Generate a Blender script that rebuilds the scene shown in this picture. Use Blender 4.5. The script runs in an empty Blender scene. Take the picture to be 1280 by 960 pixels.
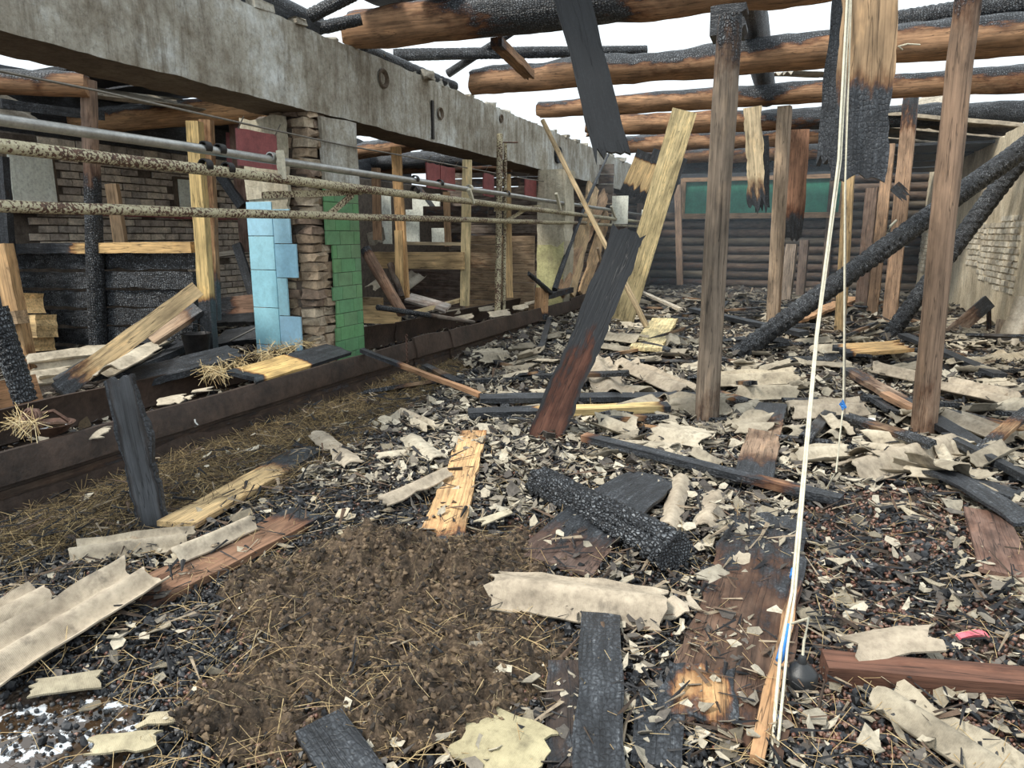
import bpy, math, random
import numpy as np
from mathutils import Vector, Matrix, noise
PI = math.pi
V = Vector
rnd = random.Random(7)
SC = bpy.context.scene
COL = SC.collection

# ------------------------------------------------------------------ camera
CAM_H, FPX, PITCH, YAW = 1.6, 880.0, math.radians(11.9), math.radians(21.8)
cam = bpy.data.cameras.new('camera'); cam_o = bpy.data.objects.new('camera', cam); COL.objects.link(cam_o)
cam.sensor_width = 36.0; cam.lens = 36.0 * FPX / 1280.0; cam.clip_start = 0.05; cam.clip_end = 300
cam_o.location = (0, 0, CAM_H); cam_o.rotation_euler = (math.radians(90) - PITCH, 0, YAW)
SC.camera = cam_o
# ------------------------------------------------------------------ sky, sun, exposure
wd = bpy.data.worlds.new('overcast_sky'); SC.world = wd; wd.use_nodes = True
wn = wd.node_tree; wn.nodes.clear()
w_out = wn.nodes.new('ShaderNodeOutputWorld'); w_bg = wn.nodes.new('ShaderNodeBackground')
w_tc = wn.nodes.new('ShaderNodeTexCoord'); w_sep = wn.nodes.new('ShaderNodeSeparateXYZ'); w_rp = wn.nodes.new('ShaderNodeValToRGB')
wn.links.new(w_tc.outputs['Generated'], w_sep.inputs[0]); wn.links.new(w_sep.outputs['Z'], w_rp.inputs[0])
w_rp.color_ramp.elements[0].color = (0.62, 0.70, 0.76, 1); w_rp.color_ramp.elements[0].position = 0.0
w_rp.color_ramp.elements[1].color = (0.87, 0.95, 1.0, 1); w_rp.color_ramp.elements[1].position = 0.3
wn.links.new(w_rp.outputs[0], w_bg.inputs[0]); w_bg.inputs[1].default_value = 1.0
wn.links.new(w_bg.outputs[0], w_out.inputs[0])
sun = bpy.data.lights.new('sun', 'SUN'); sun.energy = 2.6; sun.angle = math.radians(12); sun.color = (1.0, 0.95, 0.86)
sun_o = bpy.data.objects.new('sun', sun); COL.objects.link(sun_o)
sun_o.rotation_euler = V((0.50, 0.62, -1.0)).to_track_quat('-Z', 'Y').to_euler()
SC.view_settings.view_transform = 'Standard'; SC.view_settings.look = 'None'
SC.view_settings.gamma = 1.0; SC.view_settings.use_curve_mapping = False
SC.view_settings.exposure = 0.62
SC.cycles.max_bounces = 5; SC.cycles.diffuse_bounces = 3; SC.cycles.glossy_bounces = 2

# ------------------------------------------------------------------ surveying the photograph: a sight line met with a real plane
_F = V((-math.sin(YAW)*math.cos(PITCH), math.cos(YAW)*math.cos(PITCH), -math.sin(PITCH)))
_R = V((math.cos(YAW), math.sin(YAW), 0)); _U = _R.cross(_F); _C = V((0, 0, CAM_H))
def P(px, py, x=None, y=None, z=None):
    d = _F + _R*((px-640)/FPX) - _U*((py-480)/FPX)
    if x is not None: t = x/d.x
    elif y is not None: t = y/d.y
    else: t = ((0.0 if z is None else z) - CAM_H)/d.z
    return _C + d*t
def nz(x, y, z=0.0): return noise.noise(V((x, y, z)))

# ------------------------------------------------------------------ node helpers
class NT:
    def __init__(s, name):
        s.m = bpy.data.materials.new(name); s.m.use_nodes = True; s.t = s.m.node_tree; s.t.nodes.clear()
        s.out = s.n('ShaderNodeOutputMaterial'); s.b = s.n('ShaderNodeBsdfPrincipled'); s.l(s.b.outputs[0], s.out.inputs[0])
        s.tc = s.n('ShaderNodeTexCoord')
    def n(s, k): return s.t.nodes.new(k)
    def l(s, a, b): s.t.links.new(a, b)
    def mp(s, scale=(1, 1, 1), src='Object'):
        m = s.n('ShaderNodeMapping'); m.inputs['Scale'].default_value = scale
        if src == 'World':
            g = s.n('ShaderNodeNewGeometry'); s.l(g.outputs['Position'], m.inputs[0])
        else: s.l(s.tc.outputs[src], m.inputs[0])
        return m.outputs[0]
    def noise(s, v, sc, det=5, rough=.6):
        n = s.n('ShaderNodeTexNoise'); n.inputs['Scale'].default_value = sc; n.inputs['Detail'].default_value = det
        n.inputs['Roughness'].default_value = rough; s.l(v, n.inputs['Vector']); return n.outputs['Fac']
    def voro(s, v, sc, feat='F1', out='Distance'):
        n = s.n('ShaderNodeTexVoronoi'); n.feature = feat; n.inputs['Scale'].default_value = sc; s.l(v, n.inputs['Vector']); return n.outputs[out]
    def ramp(s, f, els):
        r = s.n('ShaderNodeValToRGB'); e = r.color_ramp.elements
        e[0].position, e[0].color = els[0][0], c4(els[0][1]); e[1].position, e[1].color = els[-1][0], c4(els[-1][1])
        for p, c in els[1:-1]: q = e.new(p); q.color = c4(c)
        s.l(f, r.inputs[0]); return r.outputs[0]
    def mix(s, f, a, b, mode='MIX'):
        m = s.n('ShaderNodeMix'); m.data_type = 'RGBA'; m.blend_type = mode
        s.put(f, m.inputs[0]); s.put(a, m.inputs[6]); s.put(b, m.inputs[7]); return m.outputs[2]
    def math(s, op, a, b=0.0):
        m = s.n('ShaderNodeMath'); m.operation = op; s.put(a, m.inputs[0]); s.put(b, m.inputs[1]); return m.outputs[0]
    def put(s, v, i):
        if hasattr(v, 'is_output') or isinstance(v, bpy.types.NodeSocket): s.l(v, i)
        elif isinstance(v, (tuple, list)): i.default_value = c4(v)
        else: i.default_value = v
    def bump(s, h, dist=.01, st=1.0):
        b = s.n('ShaderNodeBump'); b.inputs['Distance'].default_value = dist; b.inputs['Strength'].default_value = st
        s.l(h, b.inputs['Height']); s.l(b.outputs[0], s.b.inputs['Normal']); return b
    def done(s, col=None, rough=None, metal=None, spec=None):
        if col is not None: s.put(col, s.b.inputs['Base Color'])
        if rough is not None: s.put(rough, s.b.inputs['Roughness'])
        if metal is not None: s.put(metal, s.b.inputs['Metallic'])
        if spec is not None: s.put(spec, s.b.inputs['Specular IOR Level'])
        return s.m
def c4(c):
    if not isinstance(c, (int, float)) and len(c) == 4: return tuple(c)
    if isinstance(c, (int, float)): return (c, c, c, 1)
    return (c[0], c[1], c[2], 1)

def m_wood():
    k = NT('weathered_and_charred_wood')
    oi = k.n('ShaderNodeObjectInfo'); rv = k.n('ShaderNodeVectorMath'); rv.operation = 'ADD'
    cmb = k.n('ShaderNodeCombineXYZ'); r10 = k.math('MULTIPLY', oi.outputs['Random'], 37.0)
    k.l(r10, cmb.inputs[0]); k.l(r10, cmb.inputs[1]); k.l(k.tc.outputs['Object'], rv.inputs[0]); k.l(cmb.outputs[0], rv.inputs[1])
    def mp(sc):
        m = k.n('ShaderNodeMapping'); m.inputs['Scale'].default_value = sc; k.l(rv.outputs[0], m.inputs[0]); return m.outputs[0]
    grain = k.noise(mp((1.2, 26, 26)), 1.6, 6, .65)
    blot = k.noise(mp((1, 2.5, 2.5)), 2.2, 4, .6)
    g = k.ramp(grain, [(.30, .42), (.5, .92), (.7, 1.2)])
    base = k.mix(1.0, oi.outputs['Color'], g, 'MULTIPLY')
    dirt = k.ramp(blot, [(.34, .30), (.5, .85), (.62, 1.1)])
    base = k.mix(.6, base, dirt, 'MULTIPLY')
    ck = k.ramp(k.noise(mp((.55, 13, 13)), 1.5, 3, .5), [(.478, 1.0), (.492, .22), (.50, 1.0)])
    base = k.mix(.9, base, ck, 'MULTIPLY')
    pale = k.ramp(k.noise(mp((.9, 3, 3)), 3.1, 4, .65), [(.55, 0.0), (.66, .45)])
    base = k.mix(pale, base, k.mix(1.0, base, (1.7, 1.6, 1.45), 'MULTIPLY'))
    at = k.n('ShaderNodeAttribute'); at.attribute_name = 'burn'
    nb = k.noise(mp((2.5, 6, 6)), 2.0, 5, .65)
    bf = k.math('ADD', at.outputs['Fac'], k.math('MULTIPLY', k.math('SUBTRACT', nb, .5), .9))
    fac = k.ramp(bf, [(.42, 0.0), (.58, 1.0)])
    tint = k.ramp(bf, [(.2, 1.0), (.5, (.30, .17, .10))])
    base = k.mix(1.0, base, tint, 'MULTIPLY')
    wob = k.n('ShaderNodeTexNoise'); wob.inputs['Scale'].default_value = 9; k.l(mp((1, 1, 1)), wob.inputs['Vector'])
    wv = k.n('ShaderNodeVectorMath'); wv.operation = 'MULTIPLY_ADD'; k.l(wob.outputs['Color'], wv.inputs[0]); wv.inputs[1].default_value = (.05, .05, .05); k.l(mp((1, 1, 1)), wv.inputs[2])
    ws = k.n('ShaderNodeMapping'); ws.inputs['Scale'].default_value = (34, 58, 58); k.l(wv.outputs[0], ws.inputs[0])
    vz = k.n('ShaderNodeTexVoronoi'); vz.feature = 'DISTANCE_TO_EDGE'; vz.inputs['Scale'].default_value = 1.0; vz.inputs['Randomness'].default_value = .6; k.l(ws.outputs[0], vz.inputs['Vector']); cell = vz.outputs['Distance']
    broad = k.noise(mp((4, 9, 9)), 1.5, 5, .7)
    fine = k.noise(mp((60, 60, 60)), 1.0, 3, .7)
    sc = oi.outputs['Alpha']
    cellr = k.ramp(cell, [(.03, 0.0), (.22, 1.0)])
    flat = k.math('MINIMUM', k.math('ADD', .20, k.math('MULTIPLY', sc, 1.9)), .75)
    cellv = k.mix(sc, flat, cellr)
    ash_sheen = k.math('MULTIPLY', k.math('MULTIPLY', cellv, fine), k.ramp(broad, [(.3, .65), (.62, 1.4)]))
    ash_sheen = k.math('MULTIPLY', ash_sheen, k.ramp(grain, [(.3, .65), (.65, 1.25)]))
    char = k.ramp(ash_sheen, [(.10, (.006, .007, .009)), (.32, (.024, .027, .032)), (.52, (.060, .067, .077)), (.85, (.21, .225, .24))])  # ash flecks plus a light grey sheen painted into the char colour
    col = k.mix(fac, base, char)
    h1 = k.math('MULTIPLY', k.math('MULTIPLY', cellv, fac), .9)
    h2 = k.math('ADD', k.math('MULTIPLY', grain, .7), k.math('MULTIPLY', ck, .35))
    k.bump(k.math('ADD', h1, h2), .008, .9)
    rg = k.ramp(fac, [(0, .85), (1, .48)])
    return k.done(col, rg, None, .5)

def m_slate():
    k = NT('asbestos_cement_slate')
    oi = k.n('ShaderNodeObjectInfo')
    w = k.mp((1, 1, 1), 'World'); a = k.noise(w, 3.5, 6, .65); b = k.noise(w, 28, 5, .7); s = k.noise(w, 11, 4, .6)
    col = k.ramp(a, [(.28, (.20, .175, .14)), (.48, (.355, .315, .255)), (.70, (.52, .47, .385))])
    col = k.mix(.5, col, k.ramp(b, [(.25, .5), (.5, 1.0), (.75, 1.2)]), 'MULTIPLY')
    col = k.mix(k.ramp(s, [(.58, 0.0), (.72, .55)]), col, (.07, .063, .055))
    col = k.mix(1.0, col, oi.outputs['Color'], 'MULTIPLY')
    wv = k.n('ShaderNodeTexWave'); wv.inputs['Scale'].default_value = 55; wv.inputs['Distortion'].default_value = 1.0
    k.l(k.mp((1, 0, 0)), wv.inputs['Vector'])
    k.bump(k.math('ADD', k.math('MULTIPLY', wv.outputs['Fac'], .12), b), .006, .9)
    return k.done(col, .82, None, .35)

def m_concrete(name, c0, c1, c2, dirt=(.09, .07, .05), stripes=True, amt=.8):
    k = NT(name); w = k.mp((1, 1, 1), 'World')
    a = k.noise(w, 1.6, 9, .74); b = k.noise(w, 26, 6, .78); st = k.noise(k.mp((4, 4, .6), 'World'), 2.4, 7, .75)
    col = k.ramp(a, [(.32, c0), (.5, c1), (.66, c2)])
    if stripes: col = k.mix(k.ramp(st, [(.47, 0.0), (.66, amt)]), col, dirt)
    col = k.mix(.75, col, k.ramp(b, [(.3, .5), (.5, 1.0), (.7, 1.2)]), 'MULTIPLY')
    k.bump(k.math('ADD', a, b), .015, .9)
    return k.done(col, .9, None, .25)

def m_flat(name, c, rough=.7, metal=0.0, var=.45, sc=9, bump=.004, objcol=False, world=True):
    k = NT(name); w = k.mp((1, 1, 1), 'World' if world else 'Object')
    a = k.noise(w, sc, 6, .7); b = k.noise(w, sc*6, 4, .7)
    src = c
    if objcol: src = k.n('ShaderNodeObjectInfo').outputs['Color']
    col = k.mix(1.0, src, k.ramp(a, [(.3, 1-var), (.6, 1+var*.3)]), 'MULTIPLY')
    col = k.mix(.5, col, k.ramp(b, [(.3, 1-var), (.6, 1.1)]), 'MULTIPLY')
    k.bump(b, bump, .8)
    return k.done(col, rough, metal)

def m_pipe():
    k = NT('flaking_cream_paint_on_rusty_pipe'); w = k.mp((1, 1, 1), 'World')
    a = k.noise(w, 48, 3, .6); b = k.noise(k.mp((1, .5, 1), 'World'), 3, 4, .6); c = k.noise(w, 60, 4)
    f = k.math('ADD', a, k.math('MULTIPLY', k.math('SUBTRACT', b, .5), .55))
    rust = k.ramp(c, [(.3, (.035, .02, .014)), (.7, (.15, .075, .045))])
    paint = k.ramp(c, [(.3, (.36, .31, .19)), (.7, (.56, .52, .36))])
    col = k.mix(k.ramp(f, [(.51, 0.0), (.55, 1.0)]), paint, rust); k.bump(f, -.004, .8)
    return k.done(col, .65)

def m_ground():
    k = NT('burnt_ground'); w = k.mp((1, 1, 1), 'World')
    a = k.noise(w, 1.1, 6, .62); b = k.noise(w, 14, 6, .72); cell = k.voro(w, 55); v2 = k.voro(w, 21)
    col = k.ramp(a, [(.33, (.022, .020, .019)), (.5, (.050, .036, .026)), (.66, (.095, .062, .040))])
    col = k.mix(.8, col, k.ramp(b, [(.3, .35), (.5, 1.0), (.72, 2.0)]), 'MULTIPLY')
    col = k.mix(k.ramp(k.noise(w, 34, 3, .6), [(.62, 0.0), (.70, .7)]), col, (.26, .235, .19))
    h = k.math('ADD', k.math('MULTIPLY', cell, -.6), k.math('ADD', k.math('MULTIPLY', v2, -.5), b))
    k.bump(h, .03, 1.0)
    return k.done(col, k.ramp(a, [(.35, .38), (.6, .8)]), None, .4)

def m_manure():
    k = NT('trampled_manure'); w = k.mp((1, 1, 1), 'World')
    a = k.noise(w, 4, 8, .7); b = k.noise(w, 60, 7, .8); c = k.noise(w, 16, 6, .75)
    col = k.ramp(a, [(.34, (.040, .031, .024)), (.47, (.115, .080, .052)), (.64, (.22, .155, .10))])
    col = k.mix(.9, col, k.ramp(b, [(.30, .2), (.5, 1.0), (.72, 2.3)]), 'MULTIPLY')
    col = k.mix(.6, col, k.ramp(c, [(.32, .35), (.6, 1.25)]), 'MULTIPLY')
    k.bump(k.math('ADD', b, c), .03, 1.0)
    return k.done(col, .62, None, .4)

M = dict(
 wood=m_wood(), slate=m_slate(), pipe=m_pipe(), ground=m_ground(), manure=m_manure(),
 beam=m_concrete('weathered_concrete', (.22, .185, .135), (.44, .415, .35), (.70, .72, .69), (.13, .10, .065), True, .72),
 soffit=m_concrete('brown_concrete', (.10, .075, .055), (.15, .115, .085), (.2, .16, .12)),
 plaster=m_concrete('old_plaster', (.40, .36, .26), (.56, .51, .39), (.70, .66, .53), (.17, .14, .10), True, .5),
 rwall=m_concrete('lime_plaster', (.42, .35, .24), (.62, .53, .38), (.78, .69, .52), (.24, .18, .12), True, .6),
 yplaster=m_concrete('yellow_limewash', (.36, .33, .19), (.60, .58, .30), (.72, .70, .38), (.30, .26, .18), True, .35),
 white=m_concrete('whitewashed_board', (.70, .72, .62), (.84, .86, .76), (.92, .94, .86), (.35, .31, .24), True, .3),
 brick=m_flat('grey_brick', (.30, .26, .21), .9, 0, .55, 7, .008, True),
 mortar=m_flat('mortar', (.13, .105, .085), .95, 0, .5, 12, .01),
 blue=m_flat('blue_glazed_tile', (.33, .62, .80), .28, 0, .16, 6, .001, True),
 green=m_flat('green_glazed_tile', (.10, .31, .15), .32, 0, .22, 6, .001, True),
 galv=m_flat('galvanised_steel', (.42, .42, .40), .34, .75, .3, 8, .001),
 iron=m_flat('rusty_iron', (.12, .065, .045), .6, .3, .6, 14, .004),
 dkiron=m_flat('sooty_iron', (.035, .033, .033), .45, .6, .5, 14, .003),
 red=m_flat('red_painted_sheet', (.27, .075, .075), .6, 0, .35, 7, .002),
 gplas=m_flat('green_plastic_sheet', (.045, .24, .16), .4, 0, .35, 3, .002),
 trough=m_flat('rusty_trough_board', (.058, .037, .027), .6, .1, .7, 3.2, .008),
 pebble=m_flat('pebbles', (1, 1, 1), .55, 0, .3, 30, .002, True),
 straw=m_flat('straw', (.50, .38, .19), .7, 0, .5, 14, .001, True),
 rope=m_flat('pale_cord', (.62, .58, .45), .8, 0, .25, 30, .002),
 tape=m_flat('blue_tape', (.04, .22, .62), .5, 0, .15, 30, .001),
 rubber=m_flat('black_rubber', (.02, .022, .024), .4, 0, .2, 30, .001),
 pink=m_flat('pink_plastic', (.72, .16, .20), .45, 0, .25, 20, .001),
 whitep=m_flat('white_plastic', (.75, .74, .70), .4, 0, .15, 20, .001),
 wire=m_flat('thin_wire', (.22, .20, .17), .5, .4, .3, 20, .001),
)
# dirty water, whitish patches mixed into its colour by noise
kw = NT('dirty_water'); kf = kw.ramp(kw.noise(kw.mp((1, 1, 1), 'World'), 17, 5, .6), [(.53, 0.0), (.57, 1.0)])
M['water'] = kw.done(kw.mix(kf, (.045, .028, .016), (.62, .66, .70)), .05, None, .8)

# ------------------------------------------------------------------ object helpers
def tag(o, label=None, cat=None, group=None, kind=None):
    if label: o['label'] = label
    if cat: o['category'] = cat
    if group: o['group'] = group
    if kind: o['kind'] = kind
    return o
def par(o, p):
    if p is not None:
        o.parent = p; o.matrix_parent_inverse = WM[p.name].inverted()
WM = {}
def link(name, me, mat, parent=None, mw=None, color=None, smooth=None):
    if mat is not None and not me.materials: me.materials.append(mat)
    o = bpy.data.objects.new(name, me); COL.objects.link(o)
    o.matrix_basis = mw if mw is not None else Matrix.Identity(4)
    WM[o.name] = o.matrix_basis.copy()
    par(o, parent)
    if color: o.color = c4(color)
    return o
def mesh(name, vs, fs, smooth=False, burn=None, sharp=None):
    me = bpy.data.meshes.new(name); me.from_pydata([tuple(v) for v in vs], [], fs); me.update()
    if burn is not None:
        a = me.attributes.new('burn', 'FLOAT', 'POINT'); a.data.foreach_set('value', burn)
    if smooth:
        me.polygons.foreach_set('use_smooth', [True]*len(me.polygons))
        if sharp: me.set_sharp_from_angle(angle=sharp)
    return me
def empty(name, loc, label=None, cat=None, group=None, kind=None):
    o = bpy.data.objects.new(name, None); COL.objects.link(o); o.empty_display_size = .1
    o.matrix_basis = Matrix.Translation(V(loc)); WM[o.name] = o.matrix_basis.copy()
    return tag(o, label, cat, group, kind)
def frame(p0, p1, up):
    ex = (p1-p0).normalized(); u = V(up); ez = u - ex*u.dot(ex)
    if ez.length < 1e-4: ez = V((0, -1, 0)) - ex*(-ex.y)
    ez.normalize(); ey = ez.cross(ex)
    m = Matrix((ex, ey, ez)).transposed().to_4x4(); m.translation = p0; return m
def bval(prof, s):
    if isinstance(prof, (int, float)): return prof
    for (a, x), (b, y) in zip(prof, prof[1:]):
        if s <= b: return x + (y-x)*max(0, (s-a))/max(1e-6, b-a)
    return prof[-1][1]
_sd = [0]
def strip(name, p0, p1, w, t, up=(0, 0, 1), col=(.42, .27, .14), burn=0.0, mat='wood', jag=(0.0, 0.0), rag=.004, n=None, m=4,
          prof=None, bend=0.0, warp=.004, w1=None, parent=None, label=None, cat=None, group=None, kind=None, eb=0.0, smooth=False, sd=None):
    rag *= .45 if mat == "wood" else .7
    if len(col) == 3 and mat == "wood": col = (*col, .22)
    """a board or sheet: runs p0 -> p1, w wide, t thick, wide face towards up; jag = broken ends, rag = worn long edges"""
    p0, p1 = V(p0), V(p1); L = (p1-p0).length
    if n is None: n = int(max(5, min(60, L/.07)))
    if w1 is None: w1 = w
    _sd[0] += 1; sd = _sd[0]*3.17 if sd is None else sd
    fq = .9 if mat == 'wood' else 3.4/m; al = .35 if mat == 'wood' else .05
    j0 = [abs(nz(j*fq, sd, 1.3))*1.6*jag[0] + (jag[0]*al if j % 2 else 0) for j in range(m+1)]
    j1 = [abs(nz(j*fq, sd, 7.7))*1.6*jag[1] + (jag[1]*al if j % 2 else 0) for j in range(m+1)]
    vs, bn = [], []
    for side in (1, -1):
        for i in range(n+1):
            s = i/n
            for j in range(m+1):
                v = j/m-.5
                x = j0[j] + s*(L-j0[j]-j1[j])
                ww = w + (w1-w)*s
                y = v*ww
                e = abs(2*v)**3
                y += (1 if v > 0 else -1)*e*rag*(nz(x*5, sd, 3+v)*1.2 - .3)
                if rag > .012: y -= (1 if v > 0 else -1)*e*rag*max(0, nz(x*19, sd, 9+v)-.1)*1.3
                z = bend*4*s*(1-s) + warp*nz(x*2.2, y*4, sd)*2
                if prof: z += prof(y)
                b = bval(burn, s) + eb*e
                vs.append((x, y, z+side*t/2)); bn.append(b)
    K = (n+1)*(m+1); fs = []
    I = lambda i, j: i*(m+1)+j
    for i in range(n):
        for j in range(m):
            fs.append((I(i, j), I(i+1, j), I(i+1, j+1), I(i, j+1)))
            fs.append((K+I(i, j), K+I(i, j+1), K+I(i+1, j+1), K+I(i+1, j)))
        fs.append((I(i, 0), K+I(i, 0), K+I(i+1, 0), I(i+1, 0)))
        fs.append((I(i, m), I(i+1, m), K+I(i+1, m), K+I(i, m)))
    for j in range(m):
        fs.append((I(0, j), I(0, j+1), K+I(0, j+1), K+I(0, j)))
        fs.append((I(n, j), K+I(n, j), K+I(n, j+1), I(n, j+1)))
    me = mesh(name, vs, fs, smooth, bn, math.radians(50) if smooth else None)
    o = link(name, me, M[mat], parent, frame(p0, p1, up), col)
    return tag(o, label, cat, group, kind)
def slate(name, p0, p1, w, up=(0, 0, 1), waves=1.5, amp=.025, phase=0.0, jag=(.05, .05), rag=.03, col=(1, 1, 1), bend=0.0, **k):
    lam = w/waves
    jag = (jag[0]*1.3, jag[1]*1.3)
    return strip(name, p0, p1, w, .008, up, col, 0.0, 'slate', jag, rag, m=int(max(8, waves*10)),
                 prof=lambda y: amp*math.cos(2*PI*y/lam+phase), bend=bend, warp=.006, smooth=True, **k)
def log(name, p0, p1, r0, r1, col=(.40, .24, .12), burn=0.0, topburn=0.0, sides=14, n=None, rough=.06, crack=0.0, cell=.045, end=True,
        parent=None, label=None, cat=None, group=None, kind=None, jag=0.0, mat='wood', bow=0.0):
    p0, p1 = V(p0), V(p1); L = (p1-p0).length
    if n is None: n = int(max(6, min(90, L/.10)))
    _sd[0] += 1; sd = _sd[0]*2.71
    fr = frame(p0, p1, (0, 0, 1) if abs((p1-p0).normalized().z) < .9 else (0, -1, 0))
    vs, bn, fs = [], [], []
    for i in range(n+1):
        s = i/n; x = s*L; r = r0+(r1-r0)*s
        for j in range(sides):
            a = 2*PI*j/sides
            q = r*(1+rough*(nz(x*1.3, math.cos(a)*1.1+sd, math.sin(a)*1.1)*1.6+.5*nz(x*5, math.cos(a)*2.5, sd+math.sin(a)*2.5)))
            b = bval(burn, s) + topburn*max(-.3, math.sin(a)+.55*nz(x*.9, sd, math.sin(a)*.5)+.15)
            if topburn: q -= r*.16*max(0, math.sin(a))*max(0, b)*(1+nz(x*4, sd, a))*.5
            if crack:
                bx = x/cell; row = a*r/(cell*.85); off = (int(row) % 2)*.5
                fx = abs((bx+off+.35*nz(row*1.7, sd, bx*.6)) % 1.0 - .5)*2; fy = abs(row % 1.0 - .5)*2
                q -= crack*((.5-.5*math.cos(2*PI*fx*.5))**3*.9+(max(0, fy-.7)/.3)*.7)*(.5+.9*abs(nz(bx*.7, row, sd)))
            xx = x
            if jag:
                if i == 0: xx += jag*abs(nz(a*1.5, sd, 0))*2
                if i == n: xx -= jag*abs(nz(a*1.5, sd, 5))*2
            vs.append((xx, q*math.cos(a)+bow*4*s*(1-s), q*math.sin(a))); bn.append(b)
    for i in range(n):
        for j in range(sides):
            k2 = (j+1) % sides
            fs.append((i*sides+j, i*sides+k2, (i+1)*sides+k2, (i+1)*sides+j))
    if end:
        fs.append(tuple(reversed(range(sides)))); fs.append(tuple(n*sides+j for j in range(sides)))
    me = mesh(name, vs, fs, True, bn, math.radians(60))
    return tag(link(name, me, M[mat], parent, fr, col), label, cat, group, kind)
def tube(name, pts, r, mat, sides=8, parent=None, label=None, cat=None, group=None, kind=None, closed=False):
    pts = [V(p) for p in pts]; vs, fs = [], []
    for i, p in enumerate(pts):
        d = (pts[min(i+1, len(pts)-1)]-pts[max(i-1, 0)]).normalized()
        u = d.cross(V((0, 0, 1)) if abs(d.z) < .95 else V((1, 0, 0))).normalized(); w = d.cross(u)
        for j in range(sides):
            a = 2*PI*j/sides; vs.append(p+(u*math.cos(a)+w*math.sin(a))*r)
    for i in range(len(pts)-1):
        for j in range(sides):
            k2 = (j+1) % sides; fs.append((i*sides+j, (i+1)*sides+j, (i+1)*sides+k2, i*sides+k2))
    fs.append(tuple(range(sides))); fs.append(tuple(reversed([(len(pts)-1)*sides+j for j in range(sides)])))
    o0 = pts[0].copy(); me = mesh(name, [v-o0 for v in vs], fs, True, None, math.radians(60))
    return tag(link(name, me, M[mat], parent, Matrix.Translation(o0)), label, cat, group, kind)
def box(name, c, s, mat, parent=None, label=None, cat=None, group=None, kind=None, rz=0.0, col=None, jit=0.0, rot=None):
    """chamfered box centred on c"""
    hx, hy, hz = s[0]/2, s[1]/2, s[2]/2; b = min(hx, hy, hz)*.16; vs, fs = [], []
    for dz, e in ((-hz, b), (-hz+b, 0), (hz-b, 0), (hz, b)):
        x, y = hx-e, hy-e
        for a, q in ((-x, -y), (x, -y), (x, y), (-x, y)):
            vs.append((a+rnd.uniform(-jit, jit), q+rnd.uniform(-jit, jit), dz+rnd.uniform(-jit, jit)))
    fs.append((3, 2, 1, 0)); fs.append((12, 13, 14, 15))
    for r in range(3):
        for j in range(4):
            k2 = (j+1) % 4; fs.append((r*4+j, r*4+k2, r*4+4+k2, r*4+4+j))
    m = Matrix.Translation(V(c)) @ (rot if rot is not None else Matrix.Rotation(rz, 4, 'Z'))
    return tag(link(name, mesh(name, vs, fs), M[mat], parent, m, col), label, cat, group, kind)
def lathe(name, c, prof, mat, seg=20, parent=None, tilt=None, **t):
    vs, fs = [], []
    for r, z in prof:
        for j in range(seg):
            a = 2*PI*j/seg; vs.append((r*math.cos(a), r*math.sin(a), z))
    for i in range(len(prof)-1):
        for j in range(seg):
            k2 = (j+1) % seg; fs.append((i*seg+j, i*seg+k2, (i+1)*seg+k2, (i+1)*seg+j))
    m = Matrix.Translation(V(c)) @ (tilt if tilt is not None else Matrix.Identity(4))
    return tag(link(name, mesh(name, vs, fs, True, None, math.radians(45)), M[mat], parent, m), **t)
# ------------------------------------------------------------------ ground shape
HEAP = [P(330, 800), P(520, 760), P(420, 700), P(560, 860), P(300, 910), P(640, 700)]
PUD = P(28, 935)
def gh(x, y):
    h = .05*nz(x*.7, y*.7) + .028*nz(x*2.3, y*2.3, 4) + .014*nz(x*7, y*7, 9)
    if -4.2 < x < 3.2 and y > 6: h += min(1, (y-6)/3)*(.05+.09*nz(x*1.1, y*1.1, 22)+.05*nz(x*3, y*3, 5))
    if x > -4.3 and x < -3.2 and y < 9: h += .02*max(0, 1-abs(x+3.7)/.5)-.03
    d = math.hypot((x-PUD.x)/.55, (y-PUD.y)/.40)
    if d < 1.3: h = h*min(1, max(0, d-.3)) - .035*max(0, 1-d*.8)
    if x < -5.2: h += .10
    return h
def G(px, py, up=0.0):
    """point where a sight line meets the uneven ground, lifted by up"""
    z = 0.0
    for _ in range(4): p = P(px, py, z=z+up); z = gh(p.x, p.y)
    return V((p.x, p.y, z+up))
def inpoly(x, y, pl):
    c = False; j = len(pl)-1
    for i in range(len(pl)):
        if (pl[i][1] > y) != (pl[j][1] > y) and x < (pl[j][0]-pl[i][0])*(y-pl[i][1])/(pl[j][1]-pl[i][1])+pl[i][0]: c = not c
        j = i
    return c
def region(px): return [(P(a, b).x, P(a, b).y) for a, b in px]
R_MAN = region([(260, 960), (215, 870), (300, 820), (270, 745), (330, 700), (470, 672), (560, 690), (640, 650), (700, 690), (660, 760), (715, 800), (700, 870), (640, 905), (600, 960)])
R_RED = region([(1000, 640), (1130, 600), (1280, 640), (1280, 960), (990, 960), (880, 900), (960, 760)])
R_STRAW = [(-4.2, 1.9), (-4.2, 8.2), (-3.75, 8.0), (-3.2, 5.2), (-2.95, 3.4), (-3.5, 2.1)]

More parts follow.
